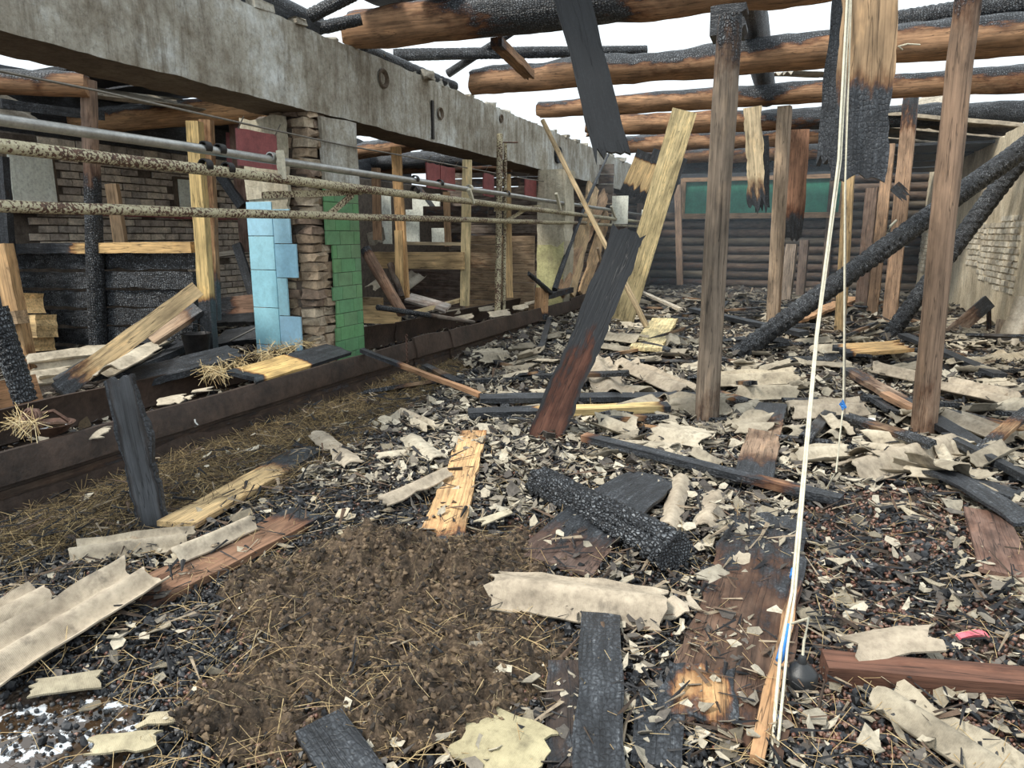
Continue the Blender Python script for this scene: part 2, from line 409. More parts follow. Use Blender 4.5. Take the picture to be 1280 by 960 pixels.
# floor: one heightfield, finer near the middle aisle
xs = list(np.linspace(-9.2, -4.4, 26)) + list(np.linspace(-4.3, 3.25, 270))
ys = [-4, -2, 0, .6] + [1.0*1.0076**i for i in range(415)]
ys = [y for y in ys if y < 23.4]
vs = [(x, y, gh(x, y) if y > .7 else 0) for y in ys for x in xs]
W = len(xs)
fs = [(r*W+c, r*W+c+1, (r+1)*W+c+1, (r+1)*W+c) for r in range(len(ys)-1) for c in range(W-1)]
link('floor', mesh('floor', vs, fs, True), M['ground'])['kind'] = 'structure'
gnd = link('trim_1', mesh('trim_1', [(-60, -30, -.12), (60, -30, -.12), (60, 90, -.12), (-60, 90, -.12)], [(0, 1, 2, 3)]), M['ground']); gnd['kind'] = 'structure'

# puddle
vs = [(PUD.x, PUD.y, -.022)] + [(PUD.x+.50*(1+.25*nz(math.cos(a)*2, math.sin(a)*2))*math.cos(a), PUD.y+.34*(1+.25*nz(math.cos(a)*2, math.sin(a)*2, 3))*math.sin(a), -.022) for a in [i*2*PI/40 for i in range(40)]]
tag(link('puddle', mesh('puddle', vs, [(0, i+1, (i+1) % 40+1) for i in range(40)]), M['water']), 'muddy brown puddle with whitish patches among black embers', 'puddle')

# ------------------------------------------------------------------ concrete beam on the left, in two spans
def rough_box(name, x0, x1, y0, y1, z0, z1, mat, parent=None, ny=60, nzs=8, amp=.012, chip=.03, sd=0, mat2=None):
    """long concrete member along Y with worn arrises"""
    sec = []
    for a in range(nzs): sec.append((x1, z0+(z1-z0)*a/nzs))
    for a in range(4): sec.append((x1+(x0-x1)*a/4, z1))
    for a in range(nzs): sec.append((x0, z1+(z0-z1)*a/nzs))
    for a in range(4): sec.append((x0+(x1-x0)*a/4, z0))
    N = len(sec); vs = []
    cor = {0, nzs, nzs+4, 2*nzs+4}
    cx, cz = (x0+x1)/2, (z0+z1)/2
    for i in range(ny+1):
        y = y0+(y1-y0)*i/ny
        for k, (x, z) in enumerate(sec):
            d = amp*nz(y*2+sd, z*3, x*3)*.8 + amp*.5*nz(y*9, z*9, sd)
            c = chip*(max(0, nz(y*4+sd, k*2.0, 1)-.05)*.8+max(0, nz(y*14+sd, k*2.0, 4))*.5) if k in cor else 0
            xx = x + (d if abs(x-x1) < 1e-6 or abs(x-x0) < 1e-6 else 0) + (c if x < cx else -c)
            zz = z + (d if z in (z0, z1) else 0) + (c if z < cz else -c)
            vs.append((xx, y, zz))
    fs = []
    for i in range(ny):
        for k in range(N):
            q = (k+1) % N; fs.append((i*N+k, (i+1)*N+k, (i+1)*N+q, i*N+q))
    fs.append(tuple(range(N))); fs.append(tuple(reversed([ny*N+k for k in range(N)])))
    me = mesh(name, vs, fs, True, None, math.radians(40))
    o = link(name, me, M[mat], parent)
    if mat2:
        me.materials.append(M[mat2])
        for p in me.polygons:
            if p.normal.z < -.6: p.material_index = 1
    return o
XB = -4.75
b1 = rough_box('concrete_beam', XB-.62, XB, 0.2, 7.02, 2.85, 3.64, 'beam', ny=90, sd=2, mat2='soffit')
tag(b1, 'nearest grey concrete beam span at upper left, ending over the tiled pillar', 'beam', 'concrete beam spans along the left of the aisle')
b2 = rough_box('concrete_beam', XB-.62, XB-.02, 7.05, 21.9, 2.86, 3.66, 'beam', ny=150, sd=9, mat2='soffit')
tag(b2, 'second grey streaked concrete beam span, running from the tiled pillar to the far end', 'beam', 'concrete beam spans along the left of the aisle')
# joints, sockets and stirrups on the second span
box('expansion_joint', P(541, 150, x=XB)+V((.0, 0, 0)), (.02, .05, .50), 'dkiron', b2)
for px, py, r in ((551, 142, .075), (627, 148, .06), (480, 98, .10)):
    c = P(px, py, x=XB+.005)
    lathe('broken_socket', c, [(r*.5, -.05), (r*.75, 0.0), (r, .012), (r*1.15, .0)], 'soffit', 14, b2, Matrix.Rotation(PI/2, 4, 'Y'))
# broken mortar lumps on top of the beams
for k in range(60):
    y = 5.2+k*.26; s = rnd.uniform(.06, .20)
    box('mortar_lump', (XB-rnd.uniform(.05, .3), y, 3.64+s*.2), (s, s*1.3, s*.5), 'beam', b2 if y > 7 else b1, rz=rnd.uniform(0, 3), jit=s*.12)

# ------------------------------------------------------------------ tiled brick pillar under the joint
PX0, PX1, PY0, PY1 = XB-.80, XB, 6.22, 7.10
pil = empty('tiled_pillar', ((PX0+PX1)/2, (PY0+PY1)/2, 0), 'broken brick pillar with blue tiles and green tiles standing behind the trough', 'pillar')
box('core', ((PX0+PX1)/2-.02, (PY0+PY1)/2+.03, 1.42), (.66, .76, 2.84), 'mortar', pil)
# brick courses showing at the broken corner
hz = .098
for r in range(29):
    z = .05+hz*r
    for q in range(2):
        off = (r % 2)*.06
        w = rnd.uniform(.10, .16); d = rnd.uniform(-.04, .03)
        box('brick', (XB-.33+q*.16+off-.06, PY0+.14-d*.5+rnd.uniform(0, .05)+q*.03, z+.045), (.155+rnd.uniform(-.02, .02), .22, .080), 'brick', pil, rz=rnd.uniform(-.1, .1), col=rnd.choice([(.34, .25, .17), (.42, .32, .22), (.26, .19, .14), (.48, .40, .29)]), jit=.02)
    for q in range(2):
        if q == 0 or rnd.random() < .75:
            box('brick', (XB-.13+rnd.uniform(-.02, .03), PY0+.16+q*.14, z+.045), (.20, .16+.05*(r % 2), .080), 'brick', pil, rz=rnd.uniform(-.12, .12), col=rnd.choice([(.34, .25, .17), (.42, .32, .22), (.26, .19, .14), (.46, .38, .28)]), jit=.02)
# blue tiles on the face towards the camera: px rows from the photograph
ztop, rows_b = 2.12, []
zz = [.05, .42, .83, 1.24, 1.60, 1.96]
for r in range(len(zz)-1):
    z0, z1 = zz[r], zz[r+1]-.008
    xl = PX0
    for c, (a, b) in enumerate(((0, .335), (.345, .62))):
        if c == 1 and r in (2,): b = .47
        if c == 1 and r == 4: b = .56
        if c == 1 and r == 0: b = .58
        sh = -.04*c if r not in (0,) else -.05*c
        box('blue_tile', (xl+(a+b)/2, PY0-.03, (z0+z1)/2+sh*2), (b-a, .022, z1-z0), 'blue', pil, col=(.36+rnd.uniform(-.03, .03), .66+rnd.uniform(-.04, .03), .80))
strip('plaster', (PX0+.30, PY0-.02, 1.98), (PX0+.28, PY0-.02, 2.82), .58, .05, (0, -1, 0), mat='plaster', jag=(.03, .06), rag=.03, parent=pil)
strip('plaster', (PX0+.03, PY0-.012, 1.92), (PX0+.56, PY0-.012, 1.95), .16, .04, (0, -1, 0), mat='plaster', jag=(.02, .04), rag=.03, parent=pil)
# green tiles on the aisle face
th = .152
ys_r = PY1-.02
for r in range(14):
    z = -.02+r*th
    y = ys_r; k = 0; edge = PY0+.32+.06*nz(r*.9, 3)
    if r > 9: edge = PY0+.22
    tw = .19 if r % 2 else .12
    while y > edge:
        y0 = max(y-tw, edge)
        if y-y0 > .03: box('green_tile', (PX1+.012, (y+y0)/2, z+th/2), (.02, y-y0-.006, th-.006), 'green', pil, col=(.155+rnd.uniform(-.02, .02), .33+rnd.uniform(-.035, .03), .165))
        y = y0; tw = .27
    if r > 12: break
strip('plaster', (PX1+.005, PY0+.58, 2.08), (PX1+.005, PY0+.55, 2.84), .66, .04, (1, 0, 0), mat='beam', jag=(.02, .02), rag=.02, parent=pil)

# further pillars along the line
def far_pillar(px, py, w, d, mat, label, z1=2.85):
    c = P(px, py, x=XB); e = empty('concrete_pillar', (XB-w/2, c.y, 0), label, 'pillar', 'plastered pillars under the far beam')
    strip('shaft', (XB-w/2, c.y, -.1), (XB-w/2, c.y, z1), w, d, (0, -1, 0), mat=mat, rag=.03, parent=e, n=24)
    return e, c.y
yy = 13.7; xa, xb = P(671, 300, y=yy-.3).x, P(706, 300, y=yy-.3).x
e1 = empty('concrete_pillar', ((xa+xb)/2, yy, 0), 'plastered pillar with a yellow limewashed lower half behind the leaning beams', 'pillar', 'plastered pillars under the far beam')
strip('shaft', ((xa+xb)/2, yy, -.1), ((xa+xb)/2, yy, 2.85), xb-xa, .6, (0, -1, 0), mat='plaster', rag=.03, parent=e1, n=24)
strip('limewash_coat', ((xa+xb)/2, yy-.315, .0), ((xa+xb)/2, yy-.315, 1.50), xb-xa-.02, .03, (0, -1, 0), mat='yplaster', jag=(.0, .20), rag=.03, parent=e1)
for px, lab in ((832, 'blue tiled far pillar left of the green panel, the nearer one'), (853, 'blue tiled far pillar against the log end wall, the furthest one')):
    e, yy = far_pillar(px, 300, .62 if px < 840 else .4, .5, 'plaster', lab)
    xw = .60 if px < 840 else .36
    for r in range(5):
        for c in range(2):
            box('blue_tile', (XB-xw*(.27+.5*c), yy-.27, .45+r*.31), (xw*.48, .03, .30), 'blue', e, col=(.34, .55, .70))

# ------------------------------------------------------------------ left outer brick wall
XW = -9.0
wl = box('wall_left', (XW-.16, 13.5, 1.42), (.28, 20, 2.84), 'mortar'); wl['kind'] = 'structure'
bm = [box('brick', (0, 0, -50), (.03, .245, .083), 'brick', wl, jit=.004).data for _ in range(8)]
for o in [o for o in bpy.data.objects if o.name.startswith('brick') and o.parent == wl]: bpy.data.objects.remove(o)
OPEN = [(P(8, 220, x=XW).y, P(62, 220, x=XW).y, 1.95, 2.62), (P(219, 235, x=XW).y, P(263, 235, x=XW).y, 1.93, 2.45)]
cols = [(.60, .51, .42), (.50, .43, .36), (.42, .36, .31), (.68, .59, .48), (.46, .41, .36)]
nb = 0
z = 2.80
r = 0
while z > .45 and nb < 296:
    z = 2.78-.1*r
    y = 5.5+(r % 2)*.13
    while y < (13.0 if 1.3 < z < 2.75 else 11.6) and nb < 296:
        y += .26
        pp = (V((XW, y, z))-_C); dd = pp.dot(_F); px = 640+FPX*pp.dot(_R)/dd; py = 480-FPX*pp.dot(_U)/dd
        if not (40 < px < 335 or 448 < px < 480): continue
        if px < 240 and py > 312: continue
        if py > 385: continue
        if any(a-.1 < y < b+.1 and c < z < d for a, b, c, d in OPEN): continue
        if rnd.random() < .03: continue
        o = bpy.data.objects.new('brick', rnd.choice(bm)); COL.objects.link(o); o.location = (XW+rnd.uniform(-.012, .014), y, z)
        o.rotation_euler = (rnd.uniform(-.02, .02), rnd.uniform(-.03, .03), rnd.uniform(-.04, .04)); o.color = c4(rnd.choice(cols)); o.parent = wl
        o.matrix_parent_inverse = WM[wl.name].inverted(); nb += 1
    r += 1
for k, (a, b, c, d) in enumerate(OPEN):
    w = empty('window_%d' % (k+1), (XW, (a+b)/2, c), kind='structure')
    box('frame', (XW+.01, (a+b)/2, (c+d)/2), (.10, b-a+.1, d-c+.08), 'soffit', w)
    box('boarding', (XW+.06, (a+b)/2, (c+d)/2), (.05, b-a, d-c), 'white', w)
    box('window_sill', (XW+.09, (a+b)/2, c-.05), (.2, b-a+.16, .06), 'red', w)
strip('trim_2', (XW+.04, 5.4, 1.90), (XW+.04, 12.5, 1.88), .05, .03, (1, 0, 0), mat='red', kind='structure')

# ------------------------------------------------------------------ right wall, end wall
wr = rough_box('wall_right', 3.2, 3.5, 7.0, 23.4, -.2, 3.35, 'rwall', ny=80, amp=.025, chip=.08, sd=5); wr['kind'] = 'structure'
nbk = 0
bm2 = [box('brick', (0, 0, -50), (.04, .235, .08), 'brick', wr, jit=.006).data for _ in range(5)]
for o in [o for o in bpy.data.objects if o.name.startswith('brick') and o.parent == wr]: bpy.data.objects.remove(o)
for (xa, ya, xb, yb) in ((1230, 278, 1248, 352), (1250, 268, 1266, 365), (1212, 285, 1222, 330), (1148, 290, 1164, 340)):
    A = P(xa, ya, x=3.2); B = P(xb, yb, x=3.2); y1_, y0_ = A.y, B.y
    for r in range(40):
        z = B.z+r*.105
        if z > A.z: break
        y = y0_+(r % 2)*.13+rnd.uniform(-.05, .1)
        while y < y1_-.05:
            o = bpy.data.objects.new('brick', rnd.choice(bm2)); COL.objects.link(o); o.location = (3.206+rnd.uniform(-.012, .008), y, z); o.parent = wr
            o.matrix_parent_inverse = WM[wr.name].inverted(); o.color = c4(rnd.choice([(.62, .56, .44), (.52, .45, .34), (.70, .63, .5)])); y += .27; nbk += 1
GR0 = (.24, .20, .165)
# end wall: log courses as parts, posts, green panel
we = empty('wall_end', (-.6, 23.2, 0), kind='structure')
for r in range(13):
    z = .14+r*.255
    for (xa, xb) in ((-9, -4.9), (-4.7, -2.25), (-2.2, .75), (.8, 3.2)):
        if r > 8 and xa in (-4.7, -2.2): continue
        log('log_course', (xa, 23.2+.02*nz(r, xa), z), (xb, 23.2, z+.01), .135, .13, (.13+.05*nz(r*3, xa), .095, .068), .15+.4*(nz(r*2.2, xa)+.3), sides=8, n=10, parent=we)
for x in (-4.8, -2.22, .78):
    strip('wall_post', (x, 23.02, 0), (x, 23.02, 3.3), .2, .12, (0, -1, 0), (.19, .13, .09), .25, parent=we)
strip('trim_3', (-9, 23.2, 3.42), (3.2, 23.2, 3.45), .4, .2, (0, -1, 0), (.2, .14, .1), .8, rag=.04, kind='structure')
strip('gap_backing', (-4.8, 23.36, 2.75), (3.2, 23.36, 2.75), 1.5, .05, (0, -1, 0), GR0, .8, parent=we)  # added dark sheet, hides the sky showing through gaps round the panes
gp = empty('window_3', (-1.4, 23.0, 2.3), kind='structure')
a, b = P(856, 268, y=23.0), P(1052, 222, y=23.0)
for i in range(3):
    x0 = a.x+(b.x-a.x)*i/3; x1 = a.x+(b.x-a.x)*(i+1)/3
    strip('pane', ((x0+x1)/2, 23.0, a.z), ((x0+x1)/2, 23.0, b.z), x1-x0+.01, .02, (0, -1, 0), mat='gplas', warp=.004, parent=gp)
for (p, q, w) in (((a.x-.1, a.z-.06), (b.x+.1, a.z-.06), .16), ((a.x-.1, b.z+.05), (b.x+.1, b.z+.05), .12), ((a.x-.08, a.z-.1), (a.x-.08, b.z+.1), .16), ((b.x+.08, a.z-.1), (b.x+.08, b.z+.1), .16)):
    strip('window_frame', (p[0], 22.95, p[1]), (q[0], 22.95, q[1]), w, .08, (0, -1, 0), (.42, .27, .16), .1, parent=gp)
# ------------------------------------------------------------------ roof logs across the aisle
OR = (.36, .205, .11); BR = (.25, .15, .09); YE = (.62, .43, .20); PY = (.74, .60, .33); GR = (.24, .20, .165); RB = (.26, .115, .055)
def xlog(pa, pb, z, r0, r1, label, burn=0, tb=.55, col=OR, **k):
    a, b = P(*pa, z=z), P(*pb, z=z); d = (b-a)
    if k.pop('ext', True): b = b + d.normalized()*max(0, (3.35-b.x))
    k.setdefault('group', 'logs laid across the aisle on the concrete beam')
    return log('roof_log', a, b, r0, r1, col, burn, tb, 22, 70, .10, label=label, cat='log', n=None if False else 70, **{q: v for q, v in k.items() if q != 'n'}) if False else \
        log('roof_log', a, b, r0, r1, col, burn, tb, sides=22, n=70, rough=.13, jag=.06, label=label, cat='log', **k)
xlog((436, 38), (1000, -27), 3.86, .20, .23, 'nearest thick roof log, at the top, brown with a blackened middle', [(0, .1), (.12, .1), (.2, .6), (.33, .95), (.42, .35), (.5, .1), (.68, .25), (.78, .9), (1, .8)], .35)
xlog((590, 102), (1280, 40), 3.84, .19, .24, 'second roof log from the front, charred on top and orange below', [(0, 0), (.2, .05), (.35, .5), (.5, .15), (.6, .1), (1, .2)], .75)
xlog((672, 137), (1280, 97), 3.86, .15, .20, 'third roof log from the front, above the head of the pale leaning board', [(0, .1), (.2, 0), (.4, .1), (.5, .6), (.55, .05), (.8, .1), (.9, .5), (1, .6)], .6)
xlog((732, 157), (1280, 139), 3.86, .20, .22, 'fourth roof log from the front, pale on the left and black on the right', [(0, 0), (.3, .1), (.45, .5), (.6, .8), (1, .95)], .5)
xlog((782, 181), (1035, 166), 3.86, .22, .22, 'fifth roof log from the front, with a split pale flank', [(0, .3), (.2, 0), (.6, .3), (1, .4)], .6, ext=False)
xlog((800, 196), (1060, 186), 3.9, .24, .24, 'sixth roof log from the front, just above the green panel', [(0, .35), (1, .5)], .5, ext=False)
a, b = P(808, 208, y=22.3), P(1062, 202, y=22.3)
log('roof_log', a, b, .24, .24, BR, .7, .4, sides=14, n=30, label='furthest dark roof log over the end wall', cat='log', group='logs laid across the aisle on the concrete beam')
log('roof_log', (XB-.3, 4.55, 3.88), (3.4, 4.45, 3.95), .2, .2, OR, .3, .4, sides=18, n=50, label='roof log out of view above the near hanging planks', cat='log')
log('charred_pole', P(492, 69, z=4.12), P(808, 63, z=4.25), .085, .075, GR, 1.0, sides=18, n=120, crack=.014, cell=.06, label='thin black pole lying above the second roof log at left', cat='pole')
log('charred_pole', P(1118, 27, z=4.2), P(1300, 0, z=4.2), .12, .14, GR, 1.0, sides=20, n=90, crack=.02, cell=.08, label='black scaly pole lying on the second roof log at upper right', cat='pole')
log('charred_pole', P(560, 92, z=3.95), P(640, 40, z=4.4), .06, .05, GR, 1.0, sides=10, n=30, label='short black stick slanting up beside the second roof log end', cat='pole')
log('charred_pole', P(388, 20, z=3.75), P(470, -22, z=4.0), .07, .07, GR, 1.0, sides=12, n=40, crack=.012, label='black stick slanting above the near beam end at the top left', cat='pole')
log('charred_pole', P(395, 36, z=3.74), P(452, 24, z=3.85), .075, .06, BR, .8, sides=12, n=24, crack=.012, label='stubby scorched log piece on top of the first beam joint', cat='pole')
# purlins lying along the beam top
log('charred_rafter', (XB-.10, 7.45, 3.70), (XB-.12, 9.9, 3.74), .085, .07, GR, 1.0, sides=12, n=40, crack=.01, label='black rafter lying along the top of the second beam span', cat='rafter')
strip('charred_rafter', (XB-.25, 4.6, 3.78), (XB-.2, 6.7, 3.74), .26, .12, (.2, 0, 1), GR, 1.0, jag=(.1, .2), rag=.04, label='black ragged rafter lying along the top of the nearest beam span', cat='rafter')
log('charred_rafter', (XB-.35, 4.9, 3.95), (XB-.5, 7.2, 3.95), .07, .09, BR, .9, sides=12, n=30, label='scorched pole behind the ragged rafter on the nearest beam', cat='rafter')
log('longitudinal_timber', (-.70, 5.6, 4.22), (-.80, 15.5, 4.24), .19, .17, BR, .75, .2, sides=16, n=60, label='dark timber running lengthways on top of the roof logs above the left row of posts', cat='beam')
# dark boards lying over the first log
for i, (pa, pb, w, lb) in enumerate((((440, -20), (560, 26), .5, 'black broken board over the left end of the nearest roof log'), ((520, 6), (700, -22), .35, 'black board crossing over the nearest roof log'), ((515, -30), (640, 16), .45, 'sooty board slanting over the nearest roof log beside the black ones'))):
    strip('charred_board', P(*pa, z=4.12), P(*pb, z=4.14), w, .04, (0, 0, 1), GR, .9, jag=(.15, .2), rag=.05, label=lb, cat='board')
# remains of sheeting high up: pale slates left of the beam, behind fourth and fifth logs
slate('roof_sheet', P(1062, 156, z=3.95), P(1200, 116, z=4.5), 1.1, (0, -.3, 1), 5, jag=(.05, .1), label='pale slate roof sheet left on the logs behind the big hanging plank', cat='roof sheet')
slate('roof_sheet', P(975, 92, z=4.25), P(1040, 94, z=4.25), .9, (0, -.2, 1), 4, label='small slate roof sheet lying on top of the third log', cat='roof sheet')
for i in range(3):
    y = 16.2+i*1.5
    slate('roof_sheet', (1.3, y+.3, 3.9-.02*i), (4.0, y, 3.45-.02*i), 1.5, (0, 0, 1), 7.0, .04, col=(.62, .58, .52), jag=(.1, .05), rag=.04, label=('nearest', 'middle', 'furthest')[i]+' grey slate sheet still roofing the far right corner', cat='roof sheet', group='slate sheets still roofing the far right corner')
for i in range(4):
    strip('ceiling_board', (1.2, 16.6+i*1.7, 3.3), (3.2, 16.6+i*1.7, 3.3), 1.4, .05, (0, 0, 1), GR, .8, rag=.03, label='sooty ceiling board under the far right slate sheets', cat='board', group='ceiling boards at the far right')
for i in range(5):
    strip('ceiling_board', (-8.8, 16.6+i*1.35, 3.62), (-4.9, 16.6+i*1.35, 3.66), 1.3, .05, (0, 0, 1), GR, .8, rag=.03, label='sooty ceiling board over the far end of the left bay', cat='board', group='ceiling boards over the far left bay')

# ------------------------------------------------------------------ logs and sheeting over the left bay
def llog(pa, pb, z, r0, r1, col, burn, tb, label, **k):
    a, b = P(*pa, z=z), P(*pb, z=z)
    return log('bay_log', a, b, r0, r1, col, burn, tb, sides=20, n=50, rough=.1, jag=.05, label=label, cat='log', group='logs over the left bay', **k)
llog((-90, 98), (112, 106), 3.1, .13, .12, OR, [(0, .1), (.5, .1), (.7, .55), (.8, .1), (1, 0)], .8, 'log over the left bay at the left edge, with a pale broken end')
llog((20, 158), (335, 133), 3.1, .17, .16, (.55, .32, .16), [(0, .6), (.25, .5), (.32, 0), (1, .05)], .75, 'long log over the left bay above the steel pipe, orange under a charred top')
llog((425, 193), (530, 176), 3.25, .16, .15, OR, [(0, .1), (1, .3)], .7, 'orange log end seen under the beam right of the tiled pillar')
llog((440, 203), (700, 192), 3.25, .19, .18, GR, .75, .4, 'dark silvery log under the beam beyond the tiled pillar')
llog((440, 212), (640, 208), 3.1, .12, .12, BR, .45, .3, 'thin brown log under the beam behind the hanging red panels')
a, b = P(-60, 84, z=3.35), P(130, 160, z=3.2)
strip('sky_gap_board', (-9.12, 3.5, 3.2), (-9.12, 16, 3.25), .85, .05, (1, 0, 0), GR, .9, rag=.05, label='long dark board added to close the sky gap above the left brick wall', cat='board')  # added dark board, blocks the sky between wall top and logs
for i in range(2, 4):
    y = 4.6+i*.95
    strip('ceiling_board', (-9.3, y, 3.45), (-6.1+.35*(i == 2), y+.1, 3.52), .9, .05, (0, 0, 1), GR, .95, jag=(.1, .35), rag=.06, label='charred ceiling board over the near left bay', cat='board', group='charred ceiling boards over the near left bay')
for i in range(3):
    y = 8.4+i*1.2
    strip('ceiling_board', (-9.2, y, 3.35), (-5.6, y+.1, 3.45), 1.1, .05, (0, 0, 1), GR, .95, jag=(.1, .35), rag=.06, label='charred ceiling board over the left bay beyond the pillar', cat='board', group='charred ceiling boards over the middle left bay')
slate('roof_sheet', P(118, 116, z=3.25), P(300, 140, z=3.15), .9, (0, -.35, 1), 4, jag=(.1, .15), label='pale slate sheet hanging down below the nearest beam soffit', cat='roof sheet')
strip('charred_rafter', P(-10, 128, z=3.0), P(130, 146, z=3.0), .3, .1, (0, -.5, 1), GR, .8, jag=(.1, .2), rag=.05, label='black rafter at the left edge above the steel pipe', cat='rafter')
slate('wall_top_sheet', P(-5, 130, x=-8.7), P(45, 150, x=-8.7), .35, (1, 0, .5), 2, label='grey slate piece on top of the brick wall at the left edge', cat='roof sheet')

# ------------------------------------------------------------------ posts
def post(px0, py0, px1, py1, y, w, col, label, burn=0, z0=None, d=None, rnd_=False, name='wooden_post', group=None, rag=.008, up=(0, -1, 0), jag=(0, .03)):
    """from base pixel to head pixel in the plane at distance y"""
    a, b = P(px0, py0, y=y), P(px1, py1, y=y)
    if rnd_: return log(name, a, b, w/2, w/2*.92, col, burn, 0, sides=14, n=44, rough=.07, label=label, cat='post', group=group, bow=.01)
    return strip(name, a, b, w, d or w*.8, up, col, burn, rag=rag, warp=.008, n=26, jag=jag, label=label, cat='post', group=group)
def gpost(base, head, w, col, label, burn=0, rnd_=False, dz=-.08, **k):
    g = G(*base); a, b = g+V((0, 0, dz)), P(*head, y=g.y)
    k['group'] = 'posts along the aisle'
    if rnd_: return log('wooden_post', a, b, w/2, w/2*.95, col, burn, 0, sides=16, n=60, rough=.07, label=label, cat='post', group=k['group'], bow=.012)
    return strip('wooden_post', a, b, w, k.pop('d', w*.85), k.pop('up', (-.2, -1, 0)), col, burn, rag=.01, warp=.008, n=50, label=label, cat='post', **k)
BRW = (.30, .20, .135)
gpost((1154, 545), (1211, -12), .185, BRW, 'nearest right-hand post, round and reddish brown, standing on the slate rubble', [(0, .35), (.15, .25), (.3, -.2), (.85, -.1), (.95, .4), (1, .6)], True)
gpost((884, 528), (913, 20), .20, (.235, .185, .14), 'tall round brown post in the middle of the aisle with rubble round its foot', [(0, .45), (.08, .3), (.2, .05), (.8, .0), (.9, .4), (1, .6)], True)
gpost((966, 408), (981, 133), .20, (.36, .27, .19), 'squared brown post behind the tall middle post, left of the cord', 0)
gpost((1050, 414), (1062, 205), .155, (.60, .42, .22), 'yellow squared post directly below the big hanging plank', 0)
gpost((1112, 402), (1139, 120), .23, (.44, .29, .19), 'squared post with a dark head right of the big hanging plank', [(0, 0), (.8, 0), (.88, .5), (1, .6)])
gpost((1090, 394), (1112, 180), .19, (.46, .30, .19), 'slim squared post between the hanging plank and the dark-headed post', 0)
gpost((1076, 388), (1090, 235), .22, (.22, .155, .12), 'dark post just right of the yellow squared post', .2)
gpost((982, 376), (990, 305), .24, (.34, .27, .21), 'short grey post under the scorched red plank', 0)
gpost((1000, 372), (1006, 300), .2, (.20, .15, .12), 'dark stub post beside the short grey post', .2)
post(850, 356, 847, 230, 21.5, .18, BRW, 'thin brown post standing left of the green panel', .1)
# middle distance: things fixed to the logs and hanging
def hang(pa, pb, y, w, t, col, burn, label, up=(0, -1, .0), jag=(.0, .12), rag=.02, name='hanging_plank', y2=None, **k):
    a, b = P(*pa, y=y), P(*pb, y=y if y2 is None else y2)
    return strip(name, a, b, w, t, up, col, burn, jag=jag, rag=rag, label=label, cat='plank', m=8, n=50, **k)
bp = [(0, -.3), (.45, -.25), (.62, .35), (.72, .62), (.8, 1.0), (1, 1.2)]
hang((1095, -120), (1072, 238), 4.8, .305, .05, (.46, .31, .18), bp, 'wide brown plank hanging from above with a charred scaly lower end', jag=(0, .10), rag=.03, eb=.12)
hang((1070, -100), (1040, 215), 5.05, .22, .04, GR, [(0, .6), (.5, .95), (1, 1.2)], 'black plank hanging edge-on behind the wide brown plank', (-.8, -1, 0))
hang((698, -70), (767, 202), 5.0, .235, .06, (*GR, 0.0), 1.3, 'thick black plank hanging down in the centre over the aisle', (.25, -1, .2), jag=(0, .10), rag=.02)
hang((940, 134), (947, 268), 12.2, .27, .06, (.66, .53, .34), [(0, -.2), (.55, -.1), (.8, .45), (1, .8)], 'pale board with a charred lower end hanging right of the middle post', (.1, -1, 0), jag=(0, .25), rag=.05)
hang((952, 170), (953, 268), 12.4, .22, .05, GR, .9, 'black board hanging just behind the pale hanging board', (.3, -1, 0), jag=(0, .2))
hang((1000, 162), (990, 302), 13.6, .30, .09, (.34, .18, .11), [(0, 0), (.6, 0), (.85, .7), (1, 1)], 'reddish scorched plank hanging behind the squared brown post', (.2, -1, 0), bend=.08)
hang((812, 192), (788, 249), 14.0, .50, .06, (.66, .48, .25), [(0, 1.0), (.12, .8), (.25, 0), (.7, 0), (.85, .8), (1, 1.1)], 'short yellow board with burnt ends slanting under the beam end', (.3, -1, .2))
hang((838, 192), (812, 262), 14.6, .70, .10, BR, .75, 'broad dark board behind the short slanting yellow board', (.3, -1, .2))
hang((890, 32), (940, 26), 6.9, .24, .3, GR, .9, 'black block between the nearest log and the tall middle post', name='packing_block')
hang((620, 52), (664, 95), 7.8, .14, .10, OR, [(0, .5), (.4, .1), (1, .2)], 'brown strut slanting between the first and second roof logs', (0, -.4, 1), y2=9.2, name='short_strut')
hang((1118, 232), (1138, 250), 12.0, .16, .03, GR, .6, 'scrap of grey charred board dangling in front of the dark corner', name='dangling_scrap')
tube('rag_strip', [P(1121, 275, y=11.5), P(1113, 283, y=11.5), P(1109, 292, y=11.5)], .018, 'rope', label='pale rag strip caught on the charred diagonal pole', cat='rag')

# leaning members
def lean(a, b, w, t, col, burn, label, up, name='leaning_board', **k): return strip(name, a, b, w, t, up, col, burn, label=label, cat='board', n=60, m=6, **k)
a = G(777, 402); lean(a-V((0, 0, .05)), P(856, 138, y=12.35), .40, .06, PY, [(0, -.2), (1, -.3)], 'long pale yellow board leaning steeply against the third roof log', (.25, -1, .25), bend=.05, warp=.015)
a = G(678, 550); lean(a-V((0, 0, .05)), P(789, 287, y=5.7), .28, .075, (.13, .055, .035, .0), [(0, .1), (.15, .25), (.42, .40), (.55, .62), (1, 1.2)], 'dark scorched board standing at a slant in the centre foreground', (.35, -1, .15), jag=(.02, .06), rag=.05, eb=.35)  # scorched, and its colour darkened further to stand for the shaded face
a, b = P(678, 150, y=10.6), P(808, 408, z=.25)
log('thin_pole', a, b, .035, .045, (.66, .50, .30), 0, sides=8, n=30, label='thin pale pole sloping from the beam top down to the rubble', cat='pole', rough=.12)
a = P(757, 200, x=-4.2); b = P(693, 362, x=-4.2); log('charred_pole', b, P(761, 192, x=-4.2), .06, .025, GR, .9, sides=10, n=50, crack=.008, bow=.06, label='thin black pole leaning in front of the yellow limewashed pillar', cat='pole')
